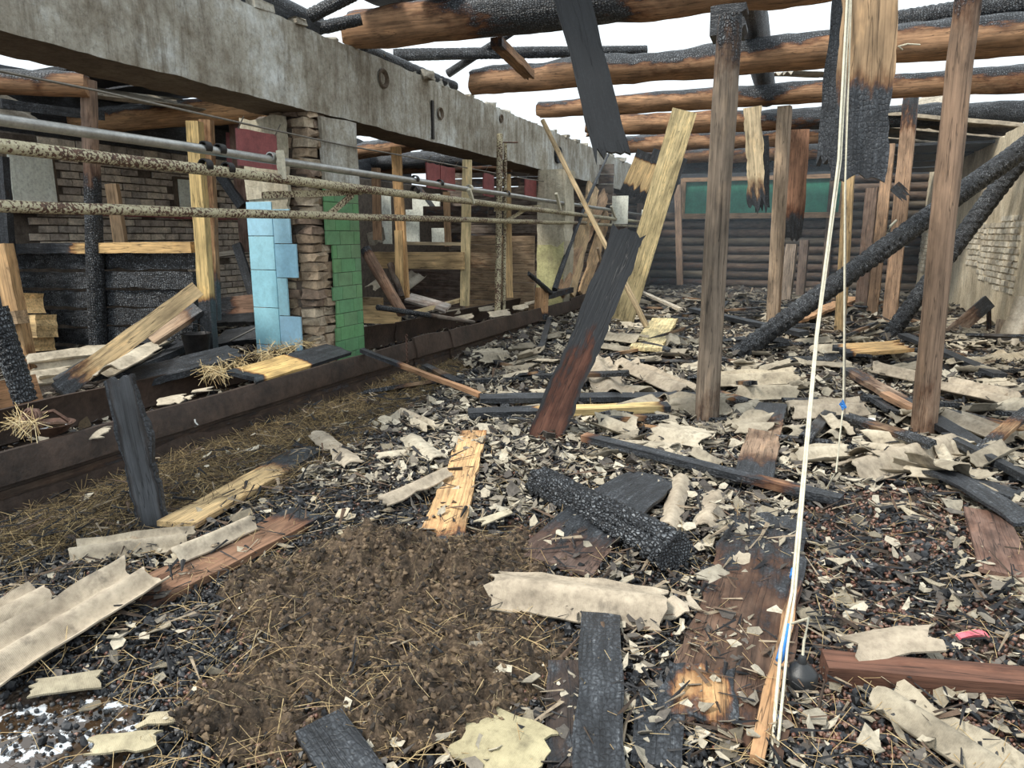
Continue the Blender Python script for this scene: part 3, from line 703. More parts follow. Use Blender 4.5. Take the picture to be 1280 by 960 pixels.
for (pa, pb, w, c, lb) in (((742, 232), (712, 365), .36, (.58, .41, .23), 'left orange board of the pair leaning beyond the limewashed pillar'), ((758, 240), (700, 366), .28, (.50, .32, .19), 'middle scorched board leaning across the pair beyond the limewashed pillar'), ((764, 250), (728, 370), .30, (.56, .37, .20), 'right board with wavy edge leaning beyond the limewashed pillar')):
    a, b = P(*pb, x=-4.25), P(*pa, x=-4.6); lean(a, b, w, .06, c, [(0, .1), (.3, 0), (1, .1)], lb, (.8, -.6, 0), rag=.03, warp=.02)
a, b = P(768, 372, x=-4.15), P(775, 250, x=-4.5); lean(a, b, .75, .06, (.19, .12, .085), .35, 'broad dark brown board upright behind the leaning pair', (.9, -.5, 0))
a = P(740, 320, x=-4.1); log('thin_pole', P(747, 310, x=-4.1), P(757, 352, x=-4.1), .03, .03, (.6, .45, .3), 0, sides=6, n=6, label='short pale stick between the leaning boards', cat='pole')
# charred poles on the right
POLE = dict(sides=30, n=620, crack=.030, cell=.12, rough=.05)
a = G(918, 446); b = P(1300, 170, x=3.1); log('charred_pole', a, b, .13, .15, GR, 1.25, label='long scaly black pole rising from the rubble to the right wall', cat='pole', **POLE)
a = G(1108, 424); b = P(1290, 178, x=3.15); log('charred_pole', a, b, .12, .15, (.3, .3, .3), 1.2, sides=28, n=430, crack=.028, cell=.12, rough=.05, label='second grey-black scaly pole leaning on the right wall behind the round post', cat='pole')
a = P(1188, 418, y=13.0); lean(P(1186, 420, y=12.6), P(1236, 377, y=13.2), .22, .06, (.28, .21, .16), [(0, .2), (.6, .45), (1, .9)], 'scorched trough-shaped plank propped against the right wall foot', (.3, -1, .3))
lean(P(1236, 416, y=13.3), P(1236, 379, y=13.3), .05, .05, BR, .5, 'thin strut under the propped scorched plank', (.3, -1, 0))
lean(P(1248, 432, y=12.2), P(1254, 400, y=12.3), .16, .05, (.36, .29, .22), .2, 'short broken board standing at the right wall foot', (.3, -1, 0))
slate('leaning_slate', P(1262, 447, y=11.6), P(1292, 372, y=11.8), .42, (-.3, -1, .2), 1.5, .05, label='pale curved slate piece leaning at the right edge of the frame', cat='slate')
# squat charred stump before the limewashed pillar
s = P(674, 432, x=-4.12)
st = empty('charred_stump', s, 'upright split log end, orange above and ashen below, against the trough', 'log')
log('stump_body', s, P(678, 360, x=-4.12), .13, .12, (.60, .36, .19), [(0, 1.1), (.45, 1.0), (.62, .1), (1, 0)], sides=18, n=40, crack=.01, parent=st)
log('charred_top', P(661, 342, x=-4.0), P(688, 366, x=-4.0), .04, .05, GR, 1.3, sides=12, n=20, crack=.02, parent=st)
a, b = P(676, 372, x=-4.2), P(712, 362, x=-4.2); strip('fallen_block', a, b, .18, .10, (0, -.5, 1), BR, .6, rag=.04, label='dark wood block resting on the trough beside the split log', cat='wood block')

# ------------------------------------------------------------------ trough
def trough_seg(y0, y1, label, zt0, zt1, xf0=-4.24, xf1=-4.18, back=True, sag=0.0):
    t = empty('feed_trough', ((xf0+xf1)/2, y0, 0), label, 'trough', 'trough sections in line along the left of the aisle')
    n = 40
    def wall(nm, xa, xb, zt, flare, thick):
        vs, fs = [], []
        prof = [(0, -.08), (.02, .06), (.035, .15), (-.012+.0, .165), (.0, .26), (flare, 1.0)]
        K = len(prof)
        for side in (0, 1):
            for i in range(n+1):
                s = i/n; y = y0+(y1-y0)*s; x = xa+(xb-xa)*s
                for q, (dx, z) in enumerate(prof):
                    ztop = zt[0]+(zt[1]-zt[0])*s + .012*nz(y*1.3, 3) - sag*4*s*(1-s)
                    zz = z if q < K-1 else ztop
                    if q == K-2: zz = min(zz, ztop-.05)
                    xx = x - dx + .018*nz(y*1.7, q*.5, xa) - side*thick*(1 if xa > -4.6 else -1)
                    vs.append((xx, y, zz))
        o = (n+1)*K
        for i in range(n):
            for q in range(K-1):
                a = i*K+q; fs.append((a, a+K, a+K+1, a+1)); fs.append((o+a, o+a+1, o+a+K+1, o+a+K))
            a = i*K+K-1; fs.append((a, a+K, o+a+K, o+a))
        for i in (0, n):
            for q in range(K-1): fs.append((i*K+q, i*K+q+1, o+i*K+q+1, o+i*K+q))
        link(nm, mesh(nm, vs, fs, True, None, math.radians(35)), M['trough'], t)
    wall('front_wall', xf0, xf1, (zt0, zt1), .03, .035)
    if back: wall('back_wall', xf0-.90, xf1-.90, (zt0+.07, zt1+.07), -.05, .035)
    strip('trough_floor', (xf0-.45, y0, .10), (xf1-.45, y1, .10), .86, .05, (0, 0, 1), (.10, .07, .05), .4, parent=t, n=30)
    return t
T1 = trough_seg(.8, 7.35, 'nearest long trough section, from the left edge to past the tiled pillar', .345, .36)
T2 = trough_seg(7.32, 8.25, 'short trough section with a buckled rim beyond the tiled pillar', .40, .37, -4.16, -4.14, sag=-.02)
T3 = trough_seg(8.2, 13.2, 'trough section beyond the buckled one, running behind the split log', .39, .36, -4.12, -4.02)
T4 = trough_seg(13.2, 22.0, 'furthest trough section, dark, leading to the end wall', .40, .42, -4.02, -4.2)
# hook on trough
tube('hook', [P(241, 524, x=-4.2)+V((.02, 0, 0)), P(244, 528, x=-4.17), P(247, 531, x=-4.15), P(244, 534, x=-4.17)], .008, 'galv', parent=T1)

# ------------------------------------------------------------------ pipes above the trough
def seg(pa, pb, x, n=24): a, b = P(*pa, x=x), P(*pb, x=x); return [a.lerp(b, i/n)+V((0, 0, .012*nz(i*.7, a.z))) for i in range(n+1)]
p1 = tube('milk_pipe', seg((-60, 141), (806, 269), -4.30), .035, 'galv', 14, label='smooth galvanised steel pipe, the top one of the three running above the trough', cat='pipe')
p2 = tube('stall_pipe', seg((-60, 175), (846, 283), -4.25), .042, 'pipe', 14, label='cream pipe speckled with rust, directly below the steel pipe', cat='pipe')
p3 = tube('stall_pipe', seg((-60, 256), (732, 279), -4.28), .037, 'pipe', 14, label='lowest rusty cream pipe at stall height above the trough', cat='pipe')
p4 = tube('stall_pipe', [P(738, 280, x=-4.28), P(868, 287, x=-4.28)], .035, 'pipe', 10, label='far end piece of stall pipe near the blue pillars', cat='pipe')
p5 = tube('thin_rail', seg((0, 186), (280, 218), -4.9), .012, 'galv', 8, label='thin pale rail just under the speckled pipe at left', cat='rail')
def clamp(pipe, px, py, x, r=.046, mat='dkiron', w=.03):
    c = P(px, py, x=x); lathe('pipe_clamp', c, [(r*.8, -w), (r, -w), (r, w), (r*.8, w)], mat, 14, pipe, Matrix.Rotation(PI/2, 4, 'X'))
for px, py, m_ in ((257, 184, 'dkiron'), (275, 187, 'dkiron'), (340, 197, 'galv'), (519, 224, 'dkiron'), (550, 229, 'dkiron'), (587, 235, 'rope'), (634, 242, 'dkiron'), (725, 256, 'rope')): clamp(p1, px, py, -4.30, mat=m_)
for px, py in ((257, 207), (519, 238), (285, 211)): clamp(p2, px, py, -4.25, .052)
for px, py, q in ((351, 207, 24), (588, 246, 12), (697, 253, 14), (766, 265, 9)):
    a, b = P(px-2, py-q*.8, x=-4.22), P(px+3, py+q*.7, x=-4.22)
    strip('twine_binding', a, b, .06, .05, (1, 0, 0), mat='rope', rag=.02, n=10, label='pale twine binding tying the pipes together '+{351: 'in front of the tiled pillar', 588: 'before the pale squared post', 697: 'beyond the flaking pipe stand', 766: 'near the leaning yellow board'}[px], cat='twine', group='twine bindings on the pipes')
# bracket in front of the pillar and the far one
def bracket(a, b, c, d, x, lab):
    e = empty('pipe_bracket', P(*b, x=x), lab, 'bracket', 'angle brackets between the pipes')
    strip('flat_arm', P(*a, x=x), P(*b, x=x), .06, .02, (1, 0, 0), mat='pipe', parent=e, n=8)
    strip('diagonal_arm', P(*c, x=x), P(*d, x=x), .06, .02, (1, 0, 0), mat='pipe', parent=e, n=8)
bracket((328, 244), (452, 240), (441, 243), (409, 270), -4.32, 'rusty angle bracket in front of the tiled pillar')
bracket((618, 262), (676, 258), (656, 262), (632, 277), -4.32, 'rusty angle bracket beside the flaking pipe stand')
tube('pipe_upright', [P(408, 270, x=-4.3), P(407, 420, x=-4.6)], .0, 'pipe') if False else None
e = empty('pipe_stand', P(626, 386, x=-4.35), 'flaking upright pipe stand with a short peg rising from the trough to the beam', 'stand')
tube('upright', [P(622, 395, x=-4.35), P(625, 168, x=-4.5)], .05, 'pipe', 12, e); tube('upright', [P(630, 388, x=-4.35), P(632, 178, x=-4.5)], .026, 'pipe', 10, e)
tube('peg', [P(627, 178, x=-4.5), P(647, 178, x=-4.3)], .012, 'iron', 8, e)
# small racks at the far end
for k, (px, py) in enumerate(((842, 262), (856, 265), (868, 268))):
    tube('rail_fitting', [P(px, py, x=-4.2), P(px+1, py+12, x=-4.2), P(px-12, py+24, x=-4.2)], .025, 'galv', 6, label='grey rail fitting at the far end of the pipes, '+('left', 'middle', 'right')[k]+' one', cat='fitting', group='rail fittings at the far end of the pipes')

# hanging red panels on a wire
wp = [(-5, 88), (120, 113), (240, 140), (330, 160), (427, 181), (500, 194), (600, 213), (660, 224), (722, 232)]
tube('stretched_wire', [P(a, b, x=-4.7) for a, b in wp], .009, 'wire', 6, label='thin wire stretched under the concrete beam carrying the red panels', cat='wire')
for (xa, ya, xb, yb, lab) in ((297, 164, 346, 210, 'large dark red panel hanging left of the tiled pillar'), (533, 204, 549, 236, 'left of the first two small red panels right of the pillar'), (550, 208, 568, 238, 'right of the first two small red panels right of the pillar'), (604, 217, 617, 246, 'single red panel just left of the flaking pipe stand'), (656, 224, 670, 247, 'red panel left of the limewashed pillar'), (691, 226, 703, 246, 'red panel right of the limewashed pillar top')):
    x = -4.85; a, b = P(xa, (ya+yb)/2, x=x), P(xb, (ya+yb)/2, x=x); t = P((xa+xb)/2, ya, x=x); q = P((xa+xb)/2, yb, x=x)
    o = strip('red_panel', V((x, (a.y+b.y)/2, t.z)), V((x, (a.y+b.y)/2, q.z)), abs(b.y-a.y), .02, (1, 0, 0), mat='red', warp=.006, jag=(.015, .01), label=lab, cat='panel', group='red panels hanging from the wire')
    for yy in (a.y+.02, b.y-.02): tube('panel_hook', [V((x, yy, t.z-.02)), V((x+.08, yy, t.z+.09))], .006, 'wire', 5, o)
strip('red_panel', P(290, 166, y=7.6), P(292, 212, y=7.6), .16, .02, (.5, -1, 0), mat='red', label='narrow dark red panel behind the large red panel', cat='panel')

# ------------------------------------------------------------------ left bay
YP = 5.65
pt = empty('plank_partition', P(120, 425, y=YP), 'charred black plank partition across the left bay', 'partition')
for k in range(6):
    ya, yb = 316+k*23.5, 316+(k+1)*23.5
    for (xa, xb) in ((-40, 118), (128, 246)):
        a, b = P(xa, (ya+yb)/2-2-(k*.6), y=YP), P(xb, (ya+yb)/2-1, y=YP+.0)
        w = (P(100, ya, y=YP)-P(100, yb, y=YP)).length-.03
        a.z += .01*nz(k*3, xa); a.y -= .03*(k % 2); b.y -= .03*(k % 2); strip('plank', a, b, w, .07, (0, -1, 0), (*GR, 1.0), 1.15, rag=.03, warp=.012, parent=pt, n=30, m=6)  # staggered so edges catch light; full alpha strengthens the painted char sheen
strip('rail', P(-30, 311, y=YP-.10), P(243, 309, y=YP-.10), .115, .09, (0, -1, 0), (.66, .43, .19), [(0, .95), (.45, .8), (.55, .1), (1, -.1)], rag=.012, parent=pt)
log('charred_upright', P(123, 430, y=YP-.12), P(110, 100, y=YP-.12), .10, .08, (.28, .19, .14), [(0, 1.2), (.35, 1.1), (.55, .75), (.75, .2), (1, .1)], sides=14, n=60, crack=.01, parent=pt)
def bay(base, head, y, w, d, col, burn, label, **k):
    return strip('bay_post', P(*base, y=y), P(*head, y=y), w, d, (.35, -1, 0), col, burn, n=40, rag=.01, label=label, cat='post', **k)
bay((17, 440), (-2, 195), 5.2, .16, .1, (.14, .15, .16), [(0, .8), (.5, .7), (1, .6)], 'dark grey upright at the left edge behind the pipes')
bay((263, 440), (243, 152), 5.45, .12, .12, (.74, .54, .24), [(0, 1.2), (.2, 1.0), (.27, .1), (.5, .0), (1, -.2)], 'yellow squared post with a charred foot right of the black partition')
bay((268, 400), (258, 150), 5.65, .115, .09, (.45, .28, .15), [(0, 1), (.3, .3), (1, .3)], 'brown post close behind the yellow squared post')
bay((152, 312), (140, 230), 6.9, .16, .08, (.56, .38, .23), 0, 'short broken brown board rising above the black partition')
bay((310, 315), (295, 150), 7.6, .16, .12, (.22, .14, .11), .3, 'dark brown post left of the blue tiles')
strip('diagonal_brace', P(275, 218, y=7.5), P(303, 258, y=7.5), .12, .08, (.3, -1, 0), GR, .9, label='black diagonal brace behind the big red panel', cat='brace')
lean(P(74, 489, z=.36), P(246, 362, y=5.30), .165, .05, (.68, .50, .28), [(0, .9), (.1, .5), (.3, .1), (.8, -.1), (1, .1)], 'yellow board sloping up from the trough to the squared post in the left bay', (.35, -1, -.25), rag=.02)
lean(P(188, 425, y=5.0), P(248, 385, y=5.4), .20, .05, (.38, .27, .18), [(0, .1), (.6, .3), (1, .8)], 'brown board under the sloping yellow board', (0, -.8, .5))
lean(P(258, 384, y=7.0), P(334, 378, y=7.0), .22, .07, (.36, .22, .15), [(0, .8), (.4, .6), (.65, .1), (1, 0)], 'charred horizontal rail between the squared post and the blue tiles', (0, -1, .0), name='horizontal_rail')
lean(P(318, 375, y=7.4), P(296, 305, y=7.5), .12, .05, GR, .7, 'dark board slanting behind the horizontal rail', (.3, -1, 0))
lean(P(270, 319, y=7.8), P(330, 312, y=7.9), .06, .3, (.5, .44, .36), .1, 'thin grey shelf board left of the blue tiles', (0, -1, 0))
tube('steel_rod', [P(288, 426, y=6.3), P(336, 402, y=6.4)], .01, 'galv', label='thin rod sticking out beside the blue tiles', cat='rod')
# dark inner partition beyond
isc = empty('plank_screen', (-6.4, 8.2, 0), 'scorched plank screen seen left of the blue tiles', 'partition')
for k in range(6): strip('plank', (-7.0, 8.2, .35+k*.23), (-5.75, 8.25, .35+k*.23), .215, .05, (0, -1, 0), (.20, .13, .10), .45, rag=.02, parent=isc)
# left edge heap of broken timber
bay((38, 478), (2, 305), 4.75, .15, .13, (.60, .38, .19), [(0, .6), (.3, .2), (1, .1)], 'scorched orange post at the left edge leaning over the trough')
log('charred_pole', P(32, 502, x=-4.9), P(-8, 385, x=-5.0), .075, .085, GR, 1.3, sides=24, n=110, crack=.016, cell=.05, label='ashen scaly charred pole standing in the trough at the left edge', cat='pole')
for k, (xa, ya, xb, yb, w) in enumerate(((14, 378, 44, 379, .21), (18, 408, 60, 407, .25), (20, 432, 57, 430, .16))):
    strip('split_block', P(xa-14, ya, y=5.3), P(xb, yb, y=5.2), w, .22, (0, -1, .1), (.74, .52, .26), 0.0, jag=(0, .05), rag=.02, label=('top', 'middle', 'bottom')[k]+' one of three pale split blocks stacked at the left edge', cat='wood block', group='pale split blocks at the left edge')
strip('stop_block', P(0, 400, y=4.6), P(28, 396, y=4.6), .13, .12, (0, -1, 0), (.46, .32, .19), .2, label='small brown block nailed on the orange post at the left edge', cat='wood block')
strip('low_board', P(-20, 498, x=-5.2), P(46, 484, x=-5.25), .20, .05, (1, 0, .2), (.48, .26, .13), .15, label='reddish low board behind the trough at the left edge', cat='board')
# slates piled in the left bay
SL = (1.25, 1.22, 1.15)
for k, (pa, pb, w, z) in enumerate((((30, 447), (165, 434), .34, .52), ((34, 456), (150, 446), .30, .46), ((34, 470), (160, 449), .32, .40), ((150, 448), (205, 425), .30, .52), ((120, 470), (190, 438), .35, .46), ((26, 478), (120, 466), .3, .36))):
    slate('bay_slate', P(*pa, z=z), P(*pb, z=z), w, (0, -.35, 1), 1.6, .03, jag=(.06, .12), rag=.04, col=SL, label=('topmost, furthest pale slate sheet before the black partition', 'second pale slate sheet down before the black partition', 'third pale slate sheet down before the black partition', 'pale slate sheet at the right end of the pile before the black partition', 'pale slate sheet under the sloping yellow board', 'lowest, nearest pale slate sheet at the trough rim before the black partition')[k], cat='slate', group='pale slates piled before the black partition')
for k, (pa, pb, w) in enumerate((((76, 478), (140, 440), .3), ((140, 470), (245, 425), .42), ((150, 478), (300, 440), .36), ((270, 425), (335, 415), .3), ((250, 400), (335, 398), .25))):
    strip('charred_bay_board', P(*pa, z=.38), P(*pb, z=.5), w, .06, (0, -.6, 1), GR, 1.2, rag=.04, jag=(.1, .1), label=('black charred board under the sloping yellow board', 'wide black board right of the pale slates', 'long black board lying behind the trough rim', 'black board lying low before the blue tiles', 'upper black board before the blue tiles')[k], cat='board')
slate('bay_slate', P(132, 462, z=.55), P(188, 432, z=.62), .30, (0, -.5, 1), 1.2, .03, col=SL, label='pale slate piece behind the standing charred board', cat='slate')
bk = empty('charred_bucket', P(248, 452, y=5.2), 'sooty black bucket standing by the charred foot of the squared post', 'bucket')
c = P(248, 450, y=5.2); lathe('bucket_body', c, [(.09, 0), (.10, .0), (.135, .26), (.14, .265), (.13, .25), (.095, .01)], 'dkiron', 20, bk)
tube('bucket_handle', [c+V((.13*math.cos(t), 0, .26+.1*math.sin(t))) for t in [i*PI/8 for i in range(9)]], .005, 'dkiron', 5, bk)
# middle left bay: plank wall, shelves, posts
pw = empty('plank_wall', (-5.2, 12.5, 0), 'old plank wall at the back of the bay beyond the pillar', 'partition')
for k in range(9):
    zt = 300+k*11.5
    for (xa, xb) in ((500, 578), (582, 668)):
        if k < 2 and xa < 520: continue
        a, b = P(xa, zt+(xa-500)*.0, y=12.6), P(xb, zt, y=12.6); a.z = b.z = P(600, zt, y=12.6).z
        strip('plank', a, b, .17, .05, (0, -1, 0), (.42, .30, .19) if (k > 4 or xb > 600) and not (k > 3 and xa < 560) else (.16, .12, .10), [(0, .2+.3*(xa < 560 and k > 3)), (1, .2)], rag=.015, parent=pw, n=16)
for k, (xa, xb, ya, c, b_, yd, w, lb) in enumerate(((468, 580, 325, (.60, .42, .22), 0, 9.9, .26, 'yellow horizontal rail between the posts beyond the green tiles'), (500, 580, 304, (.55, .45, .3), 0, 10.1, .05, 'thin rail on top of the yellow rail'), (580, 622, 325, (.38, .28, .18), .3, 10.4, .24, 'darker continuation of the yellow rail'), (455, 478, 380, (.50, .36, .20), 0, 8.6, .2, 'lower scorched board right of the green tiles'), (456, 500, 393, (.58, .42, .22), .1, 8.3, .24, 'stained board lying low right of the green tiles'), (530, 610, 268, (.12, .09, .08), .4, 12.2, .3, 'dark crosspiece under the hanging red panels'))):
    lean(P(xa, ya, y=yd), P(xb, ya+1, y=yd), w, .07, c, b_, lb, (0, -1, 0), name='horizontal_rail')
bay((506, 372), (495, 184), 8.7, .125, .12, (.64, .39, .18), [(0, .2), (.4, 0), (1, .1)], 'orange squared post right of the green tiles')
bay((500, 372), (498, 288), 8.55, .1, .08, (.62, .42, .2), 0, 'short board nailed to the orange squared post')
bay((581, 382), (584, 200), 10.0, .14, .12, (.74, .60, .34), 0, 'pale yellow squared post midway under the beam')
bay((637, 372), (634, 218), 11.3, .12, .1, (.60, .42, .22), .1, 'slim yellow post behind the flaking pipe stand')
bay((472, 300), (470, 210), 9.3, .12, .1, (.40, .25, .15), .1, 'reddish post seen close to the green tiles')
bay((560, 308), (558, 240), 11.0, .11, .1, (.48, .31, .18), .1, 'thin brown post under the pair of red panels')
bay((544, 262), (524, 235), 13.5, .1, .1, GR, .6, 'black slat above the plank wall')
for k, (x0, x1, y0_, y1_, lb) in enumerate(((478, 489, 242, 305, 'narrow whitewashed board far behind the orange post'), (516, 550, 243, 270, 'light grey boarded window far behind the orange post'), (508, 524, 262, 304, 'grey board under the boarded window'), (540, 556, 285, 304, 'small grey board with a round mark beyond the thin post'), (802, 818, 262, 280, 'small whitish board beyond the leaning yellow board'), (765, 785, 245, 280, 'whitewashed board far behind the leaning pair'))):
    yd = 13.5 if k < 4 else 17.5
    a, b = P(x0, (y0_+y1_)/2, y=yd), P(x1, (y0_+y1_)/2, y=yd); strip('boarded_panel', V(((a.x+b.x)/2, yd, P(x0, y1_, y=yd).z)), V(((a.x+b.x)/2, yd, P(x0, y0_, y=yd).z)), b.x-a.x, .04, (0, -1, 0), mat='white', label=lb, cat='board')
# far left screen wall behind the limewashed pillar
ps = empty('far_plank_screen', (-6, 17.8, 0), 'dark board screen in the far left bay', 'partition')
for k in range(14): strip('plank', (-9, 17.8, .1+k*.24), (-4.4, 17.8, .1+k*.24), .225, .05, (0, -1, 0), (.20, .16, .13), .25+.2*(k % 3 == 0), rag=.02, parent=ps, n=30)
log('broken_timber', P(457, 312, y=8.2), P(503, 392, y=7.9), .075, .07, (.34, .21, .14), [(0, .9), (.12, .2), (1, .25)], sides=8, n=24, label='brown timber fallen at a slant right of the green tiles', cat='timber')
log('broken_timber', P(488, 330, y=8.6), P(502, 372, y=8.4), .05, .05, (.2, .17, .14), .4, sides=8, n=14, label='thin dark timber behind the slanting fallen timber', cat='timber')
slate('bay_slate', P(500, 362, y=9.6), P(526, 342, y=9.9), .42, (-.2, -.7, .6), 2, .03, label='corrugated slate piece leaning behind the orange post', cat='slate')
slate('bay_slate', P(474, 305, y=11), P(470, 286, y=11), .36, (0, -1, 0), 2, .03, label='small upright slate piece on the rail near the green tiles', cat='slate')
slate('bay_slate', P(462, 360, y=8.1), P(478, 348, y=8.3), .2, (0, -.7, .6), 1, .02, col=SL, label='white slate scrap by the fallen timber', cat='slate')
slate('bay_slate', P(60, 308, y=8.0), P(30, 282, y=8.0), .9, (.2, -1, .3), 6, .015, label='woven-looking grey slate sheet leaning on the brick wall at left', cat='slate')
log('broken_pole', P(472, 384, x=-4.7), P(592, 403, x=-4.3), .035, .03, GR, [(0, 1.2), (.4, .9), (.6, .2), (1, .3)], sides=8, n=24, label='black-ended pole lying across the trough right of the green tiles', cat='pole')
strip('pale_stick', P(516, 391, x=-4.9), P(580, 374, x=-4.9), .08, .05, (0, -.5, 1), (.72, .56, .32), 0, label='pale stick lying on the trough below the squared post', cat='board')
strip('charred_bay_board', P(510, 372, y=9.2), P(560, 386, y=9.2), .2, .04, (0, -.5, 1), (.6, .55, .5), .3, label='grey broken board on the floor behind the far trough', cat='board')

# things on the trough
strip('trough_board', P(296, 474, z=.40), P(426, 436, z=.40), .30, .035, (.3, -.1, 1), (.74, .50, .20), [(0, .9), (.06, .6), (.14, -.2), (.48, -.1), (.56, .8), (1, 1.1)], jag=(.12, .06), label='half burnt yellow board lying on the trough rim before the pillar', cat='board')
dr = empty('cattle_drinker', P(60, 535, x=-4.5), 'rusty bowl-shaped cattle drinker with a coiled bracket in the trough at left', 'drinker')
c = P(62, 534, x=-4.42); lathe('bowl', c+V((0, 0, -.03)), [(.03, -.03), (.10, 0), (.145, .05), (.15, .055), (.14, .055), (.095, .012), (.01, .0)], 'iron', 24, dr)
lathe('water_surface', c, [(.13, .005), (.0, .006)], 'water', 20, dr)
for q in range(3): tube('bracket_loop', [c+V((-.10+.03*q+.055*math.cos(t), -.06+.05*math.sin(t)*.4, .06+.06*math.sin(t))) for t in [i*2*PI/14 for i in range(14)]], .013, 'iron', 6, dr)
tube('bracket_arm', [c+V((-.22, -.1, 0)), c+V((-.12, -.05, .07)), c+V((0, .04, .10)), c+V((.05, .1, .02))], .014, 'iron', 6, dr)
ch = empty('hanging_chain', P(509, 425, x=-4.1), 'thin rusty chain hanging on the front of the buckled trough', 'chain')
a, b = P(508, 420, x=-4.09), P(510, 478, x=-4.05)
for i in range(22):
    c = a.lerp(b, i/22); r_ = .014
    tube('chain_link', [c+(V((0, r_*math.cos(t), r_*1.5*math.sin(t))) if i % 2 else V((r_*math.cos(t), 0, r_*1.5*math.sin(t)))) for t in [q*2*PI/7 for q in range(8)]], .004, 'iron', 4, ch)
for k, (px, py, s) in enumerate(((240, 490, .16), (195, 503, .2), (95, 545, .2), (140, 530, .16), (225, 500, .1))):
    c = P(px, py, z=.30); slate('trough_slate', c, c+V((s, s*.6, .03)), s*.8, (rnd.uniform(-.3, .3), -.3, 1), .6, .01, jag=(.03, .05), rag=.04, col=SL, label='pale slate scrap in the nearest trough section, '+('left of the half burnt yellow board', 'right of the standing charred board', 'beside the cattle drinker', 'just left of the standing charred board', 'smallest, near the half burnt yellow board')[k], cat='slate', group='slate scraps in the trough')
for k, (px, py, s) in enumerate(((548, 392, .3), (598, 387, .25), (610, 393, .3), (568, 398, .25), (640, 385, .25), (655, 380, .22))):
    c = P(px, py, z=.40); slate('trough_slate', c, c+V((s, s*.6, .05)), s*.8, (rnd.uniform(-.3, .3), -.3, 1), .8, .02, jag=(.03, .05), rag=.04, col=SL, label='slate scrap in the far trough, '+('left of the pale squared post foot', 'left of the pipe stand', 'close left of the pipe stand foot', 'right of the pale stick', 'right of the pipe stand', 'nearest the upright split log')[k], cat='slate', group='slate scraps in the far trough')
# ------------------------------------------------------------------ boards, logs and slates lying on the ground
def lie(pa, pb, w, t, col, burn, label, dz=(.06, .06), up=(0, -.12, 1), name='fallen_board', cat='board', **k):
    a, b = G(*pa, up=dz[0]), G(*pb, up=dz[1]); k.setdefault('rag', .02)
    return strip(name, a, b, w, t, up, col, burn, label=label, cat=cat, m=8, **k)
def lslate(pa, pb, w, waves, label, dz=(.06, .06), up=(0, -.1, 1), amp=.028, **k):
    a, b = G(*pa, up=dz[0]), G(*pb, up=dz[1])
    return slate('slate_sheet', a, b, w, up, waves, amp, label=label, cat='slate', **k)
log('charred_log', G(672, 600, .10), G(846, 692, .12), .088, .10, GR, 1.3, sides=64, n=240, crack=.024, cell=.065, rough=.14, label='thick black scaly log lying in the middle foreground', cat='log')
s = _sd[0]
a = G(194, 668)-V((0, 0, .03)); b = P(150, 464, y=a.y+.03)
strip('standing_charred_board', a, b, .19, .035, (.35, -1, .1), (.075, .08, .088), .1, eb=.7, jag=(0, .05), rag=.045, m=8, n=50, label='charred grey board standing upright in front of the trough, with a ragged left edge', cat='board')
lie((158, 756), (384, 643), .26, .035, (.27, .15, .09), [(0, .6), (.15, .3), (.5, .05), (.85, .3), (1, .8)], 'long reddish brown board lying under the slate sheets at left', (.03, .04), rag=.03)
lie((222, 656), (392, 560), .25, .03, (.66, .47, .24), [(0, .1), (.55, .1), (.7, .55), (.85, 1), (1, 1.1)], 'pale board with a burnt far end lying beside the straw by the trough', (.05, .04), eb=.15)
lie((549, 682), (592, 540), .25, .03, (.72, .45, .22), [(0, .7), (.10, .3), (.3, -.05), (.85, .1), (1, .4)], 'orange tapering board lying flat left of the slanting scorched board', (.05, .07), w1=.20, rag=.03)
lie((585, 517), (836, 509), .14, .06, (.72, .54, .25), [(0, 1), (.3, .7), (.42, .1), (.9, .1), (1, .8)], 'charred board with a yellow edge lying across behind the slanting scorched board', (.08, .10))
lie((600, 498), (880, 496), .16, .05, GR, 1.2, 'black board lying just behind the yellow-edged one', (.12, .12), rag=.04)
lie((690, 706), (822, 596), .44, .02, (.16, .11, .09), [(0, .25), (.15, .45), (.35, .75), (1, .8)], 'wide dark curved sheet of board under the thick black log', (.03, .06), bend=.05, w1=.36, rag=.03)
lie((712, 962), (707, 828), .135, .025, (.13, .11, .10), .45, 'grey brown short board at the bottom edge, left one of two', (.05, .05))
lie((748, 975), (752, 770), .16, .03, (.06, .06, .07), .95, 'longer charred board at the bottom edge, right one of two', (.07, .07))
lie((822, 960), (826, 840), .16, .02, (.07, .065, .06), 1.0, 'split charred board lying at the bottom right of the pair', (.04, .05), jag=(.0, .25))
lie((398, 905), (452, 985), .17, .03, (.09, .09, .10), .7, 'short charred board end at the bottom edge left of centre', (.05, .05))
lie((730, 546), (1052, 626), .085, .05, (.30, .17, .10), [(0, .2), (.1, .9), (.6, .8), (.8, .35), (1, 1)], 'long dark stick lying slantwise left of the cord', (.10, .09), rag=.02, name='fallen_stick')
lie((1030, 834), (1300, 858), .105, .08, (.15, .068, .043), [(0, .1), (1, .2)], 'red-brown squared timber at the lower right', (.06, .08), name='fallen_timber', cat='timber')
lie((895, 930), (960, 640), .42, .012, (.15, .09, .06), [(0, .4), (.25, .25), (.4, .35), (.7, .5), (1, .7)], 'wide brown scorched sheet under the cord in the foreground', (.04, .04), rag=.05, jag=(.1, .1))
lie((880, 905), (878, 830), .26, .014, (.70, .45, .22), [(0, .5), (.5, .25), (1, .55)], 'burnt through pale patch of board near the bottom', (.052, .05), jag=(.04, .04), rag=.05, eb=.3)
lie((945, 950), (1003, 700), .05, .03, (.52, .30, .15), [(0, .1), (.6, .2), (1, .9)], 'narrow brown batten beside the black lamp holder', (.05, .05))
